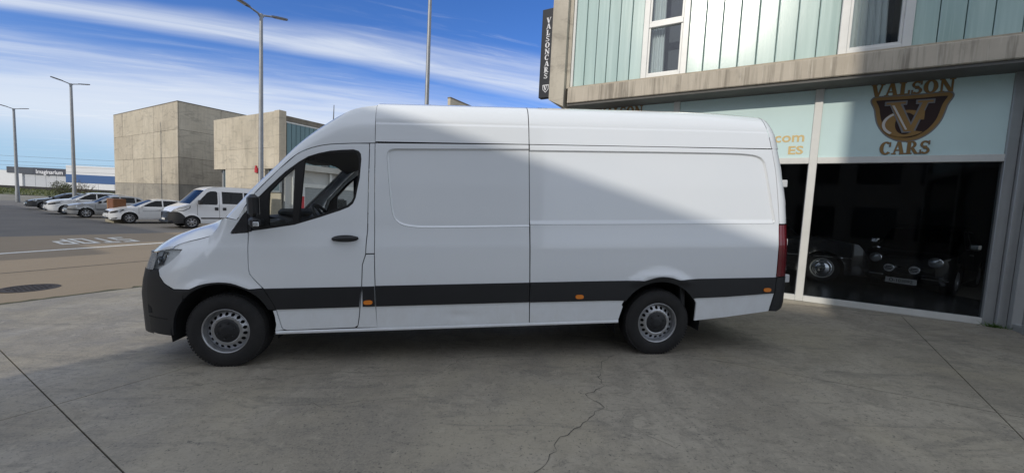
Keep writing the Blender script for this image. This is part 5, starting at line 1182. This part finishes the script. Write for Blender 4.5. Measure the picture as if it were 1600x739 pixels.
bus = dict(L=4.96, hw=1.02, belt=(1.36, 1.38), wr=.345, mirsize=1.5, wheels=[.95, 3.95], paint=CWHITE, tum=.13, sill=.28, mirror=(1.36, 1.40), mirmat=BLACKP, handmat=BLACKP, handsize=1.7, fr=.75, rr=.3, camber=.03,
    top=[(.12, .26, 'bumper'), (.03, .42, 'bumper'), (.04, .66, 'grille'), (.10, .90, 'bonnet'), (.28, 1.12, 'bonnet'), (.66, 1.30, 'bonnet'), (.86, 1.39, 'windscreen'), (1.22, 1.80, 'windscreen'), (1.55, 2.18, 'roof'), (1.90, 2.36, 'roof'), (2.5, 2.43, 'roof'), (4.6, 2.43, 'roof'), (4.86, 2.36, 'rear_window'), (4.94, 1.3, 'boot'), (4.96, .6, 'rear_bumper'), (4.9, .3, 'x')],
    mats={'bumper': BLACKP, 'grille': BLACKP},
    wins=[[(1.26, 1.38), (2.14, 1.38), (2.18, 1.48), (2.18, 2.10), (2.10, 2.15), (1.86, 2.14), (1.70, 2.05), (1.30, 1.56)], [(2.42, 1.44), (3.50, 1.44), (3.50, 2.14), (2.42, 2.14)], [(3.58, 1.44), (4.75, 1.44), (4.75, 2.14), (3.58, 2.14)]],
    seams=[[(1.20, .45), (1.215, .45), (1.215, 1.36), (1.20, 1.36)], [(2.26, .40), (2.275, .40), (2.275, 2.1), (2.26, 2.1)], [(3.53, .40), (3.545, .40), (3.545, 1.30), (3.53, 1.30)]],
    handles=[(2.12, 1.12), (2.52, 1.12)], seats=(1.9,),
    extras=[('bumper_corner', [(.0, .27), (.0, .62), (.02, .86), (.10, .92), (.20, .94), (.34, .93), (.46, .87), (.56, .77), (.66, .66), (.61, .55), (.59, .45), (.585, .28)], BLACKP, .010), ('headlight', [(.16, .97), (.40, 1.12), (.86, 1.25), (.84, 1.15), (.56, 1.00), (.30, .97)], LENSH, .012), ('headlight_rim', [(.12, .95), (.38, 1.14), (.90, 1.28), (.88, 1.13), (.58, .97)], LENSDK, .008), ('side_strip', [(1.36, .62), (3.4, .62), (3.4, .54), (1.36, .54)], BLACKP, .012)],
    boxes=[('number_plate', PL, -.055, -.035, -.26, .26, .45, .56, .002), ('grille_surround', CHROME, -.040, .05, -.42, .42, .60, .625, .006), ('grille_surround', CHROME, -.02, .06, -.44, .44, .875, .895, .006), ('lower_grille', BLACKP, -.06, .3, -.8, .8, .30, .44, .03)])
parked(bus, 'parked_minibus', -26.55, 9.75, 'white minibus with black front bumper parked in front of the concrete blocks', R(86), 'minibus', .95, 'minibuses parked in the row')
parked(spec_hatch(CWHITE), 'parked_car', -16.5, 15.5, 'white hatchback seen through the van cab windows, only its tail in sight', R(-60))

# ================================================================== CLASSIC CARS IN THE SHOWROOM
def saloon(**k):
    d = dict(L=3.6, hw=.69, belt=(.86, .88), wr=.29, wheels=[.62, 2.72], paint=CBLACK, tum=.28, sill=.22, mirror=(1.15, .92), mirmat=CHROME, handmat=CHROME, fr=.35, rr=.5, camber=.03, rimstyle='steel', spokes=9,
        top=[(.10, .20, 'bumper'), (.03, .34, 'bumper'), (.02, .52, 'grille'), (.05, .70, 'bonnet'), (.22, .80, 'bonnet'), (.95, .90, 'windscreen'), (1.30, 1.30, 'roof'), (1.7, 1.40, 'roof'), (2.3, 1.38, 'rear_window'), (2.9, .98, 'boot'), (3.4, .84, 'rear_bumper'), (3.56, .55, 'rear_bumper'), (3.5, .22, 'x')],
        wins=[[(1.12, .92), (1.72, .92), (1.72, 1.30), (1.38, 1.28)], [(1.80, .92), (2.60, .93), (2.30, 1.28), (1.80, 1.30)]], seams=[[(1.05, .3), (1.06, .3), (1.06, .9), (1.05, .9)], [(1.76, .3), (1.77, .3), (1.77, .9), (1.76, .9)]], handles=[(1.62, .80)], seats=(1.3,))
    d.update(k); return d
FRZ = .272
cc = car(saloon(boxes=[('plate_board', mat('show_plate_white', (.85, .85, .82)), -.085, -.072, -.235, .235, .165, .275, .002), ('chrome_bumper', CHROME, -.10, -.03, -.66, -.28, .30, .345, .012), ('chrome_bumper', CHROME, -.10, -.03, .28, .66, .30, .345, .012)]), 'classic_car', 3.12, 11.0, R(62), 'black classic saloon with two round driving lamps behind the big shop window', 'classic car', FRZ)
for y in (-.45, .45):
    mb = MB(); mb.lathe([(.0, .115), (-.03, .112), (-.035, .095)], (-.02, y, .66), 28, 'x'); hr = mb.build('headlight_ring', CHROME, cc)
    mb = MB(); mb.lathe([(-.034, .095), (-.05, .07), (-.058, .001)], (-.02, y, .66), 24, 'x'); mb.build('lens', LENS, hr)
for y in (-.19, .19):
    mb = MB(); mb.lathe([(.06, .05), (-.02, .085), (-.045, .088), (-.05, .08)], (-.10, y, .475), 24, 'x'); dl = mb.build('driving_lamp', CHROME, cc)
    mb = MB(); mb.lathe([(-.048, .08), (-.055, .001)], (-.10, y, .475), 24, 'x'); mb.build('cover', mat('lamp_cover_white', (.85, .85, .85), .4), dl)
    mb = MB()
    for k, (z, w) in enumerate(((.03, .05), (0, .066), (-.03, .05))): mb.box(-.1605, -.157, y-w, y+w, .475+z-.008, .475+z+.008)
    mb.build('cover_stripe', DARK, dl)
text_mesh('plate_text', 'O-103092', .095, mat('plate_ink', (.01, .01, .01), .6), cc, Matrix.Translation((-.0865, 0, .218)) @ Matrix.Rotation(R(-90), 4, 'Z') @ Matrix.Rotation(R(90), 4, 'X'), .0008, .92, .001)
c2 = car(saloon(L=4.3, wheels=[.80, 3.40], wr=.33, rimstyle='white', extras=[('chrome_strip', [(.3, .585), (3.9, .585), (3.9, .605), (.3, .605)], CHROME, .012)], top=[(.10, .22, 'bumper'), (.03, .36, 'bumper'), (.02, .55, 'grille'), (.06, .75, 'bonnet'), (.25, .86, 'bonnet'), (1.15, .96, 'windscreen'), (1.55, 1.38, 'roof'), (1.95, 1.48, 'roof'), (2.6, 1.46, 'rear_window'), (3.2, 1.05, 'boot'), (4.0, .90, 'rear_bumper'), (4.25, .6, 'rear_bumper'), (4.2, .24, 'x')],
    wins=[[(1.35, .98), (2.05, .98), (2.05, 1.38), (1.62, 1.36)], [(2.13, .98), (2.95, 1.0), (2.60, 1.35), (2.13, 1.38)]], hw=.80), 'classic_car', -1.62, 11.75, 0, 'black classic car with chrome hub cap and white wall tyre deeper in the showroom', 'classic car', FRZ)
weed = site_thing('weed_tuft', 3.28, 8.0, label='small green weed at the foot of the grey corner post', cat='weed')
rn = random.Random(3); mb = MB()
for k in range(70):
    a = rn.uniform(0, 6.28); l = rn.uniform(.04, .13); x, y = rn.gauss(0, .05), rn.gauss(0, .02); w = .006; mb.add([(x-w, y, 0), (x+w, y, 0), (x+l*.7*math.cos(a), y+l*.7*math.sin(a), l*.6)], [(0, 1, 2)])
mb.build('leaves', mat('leaf_green', (.06, .12, .02), .8), weed, False)
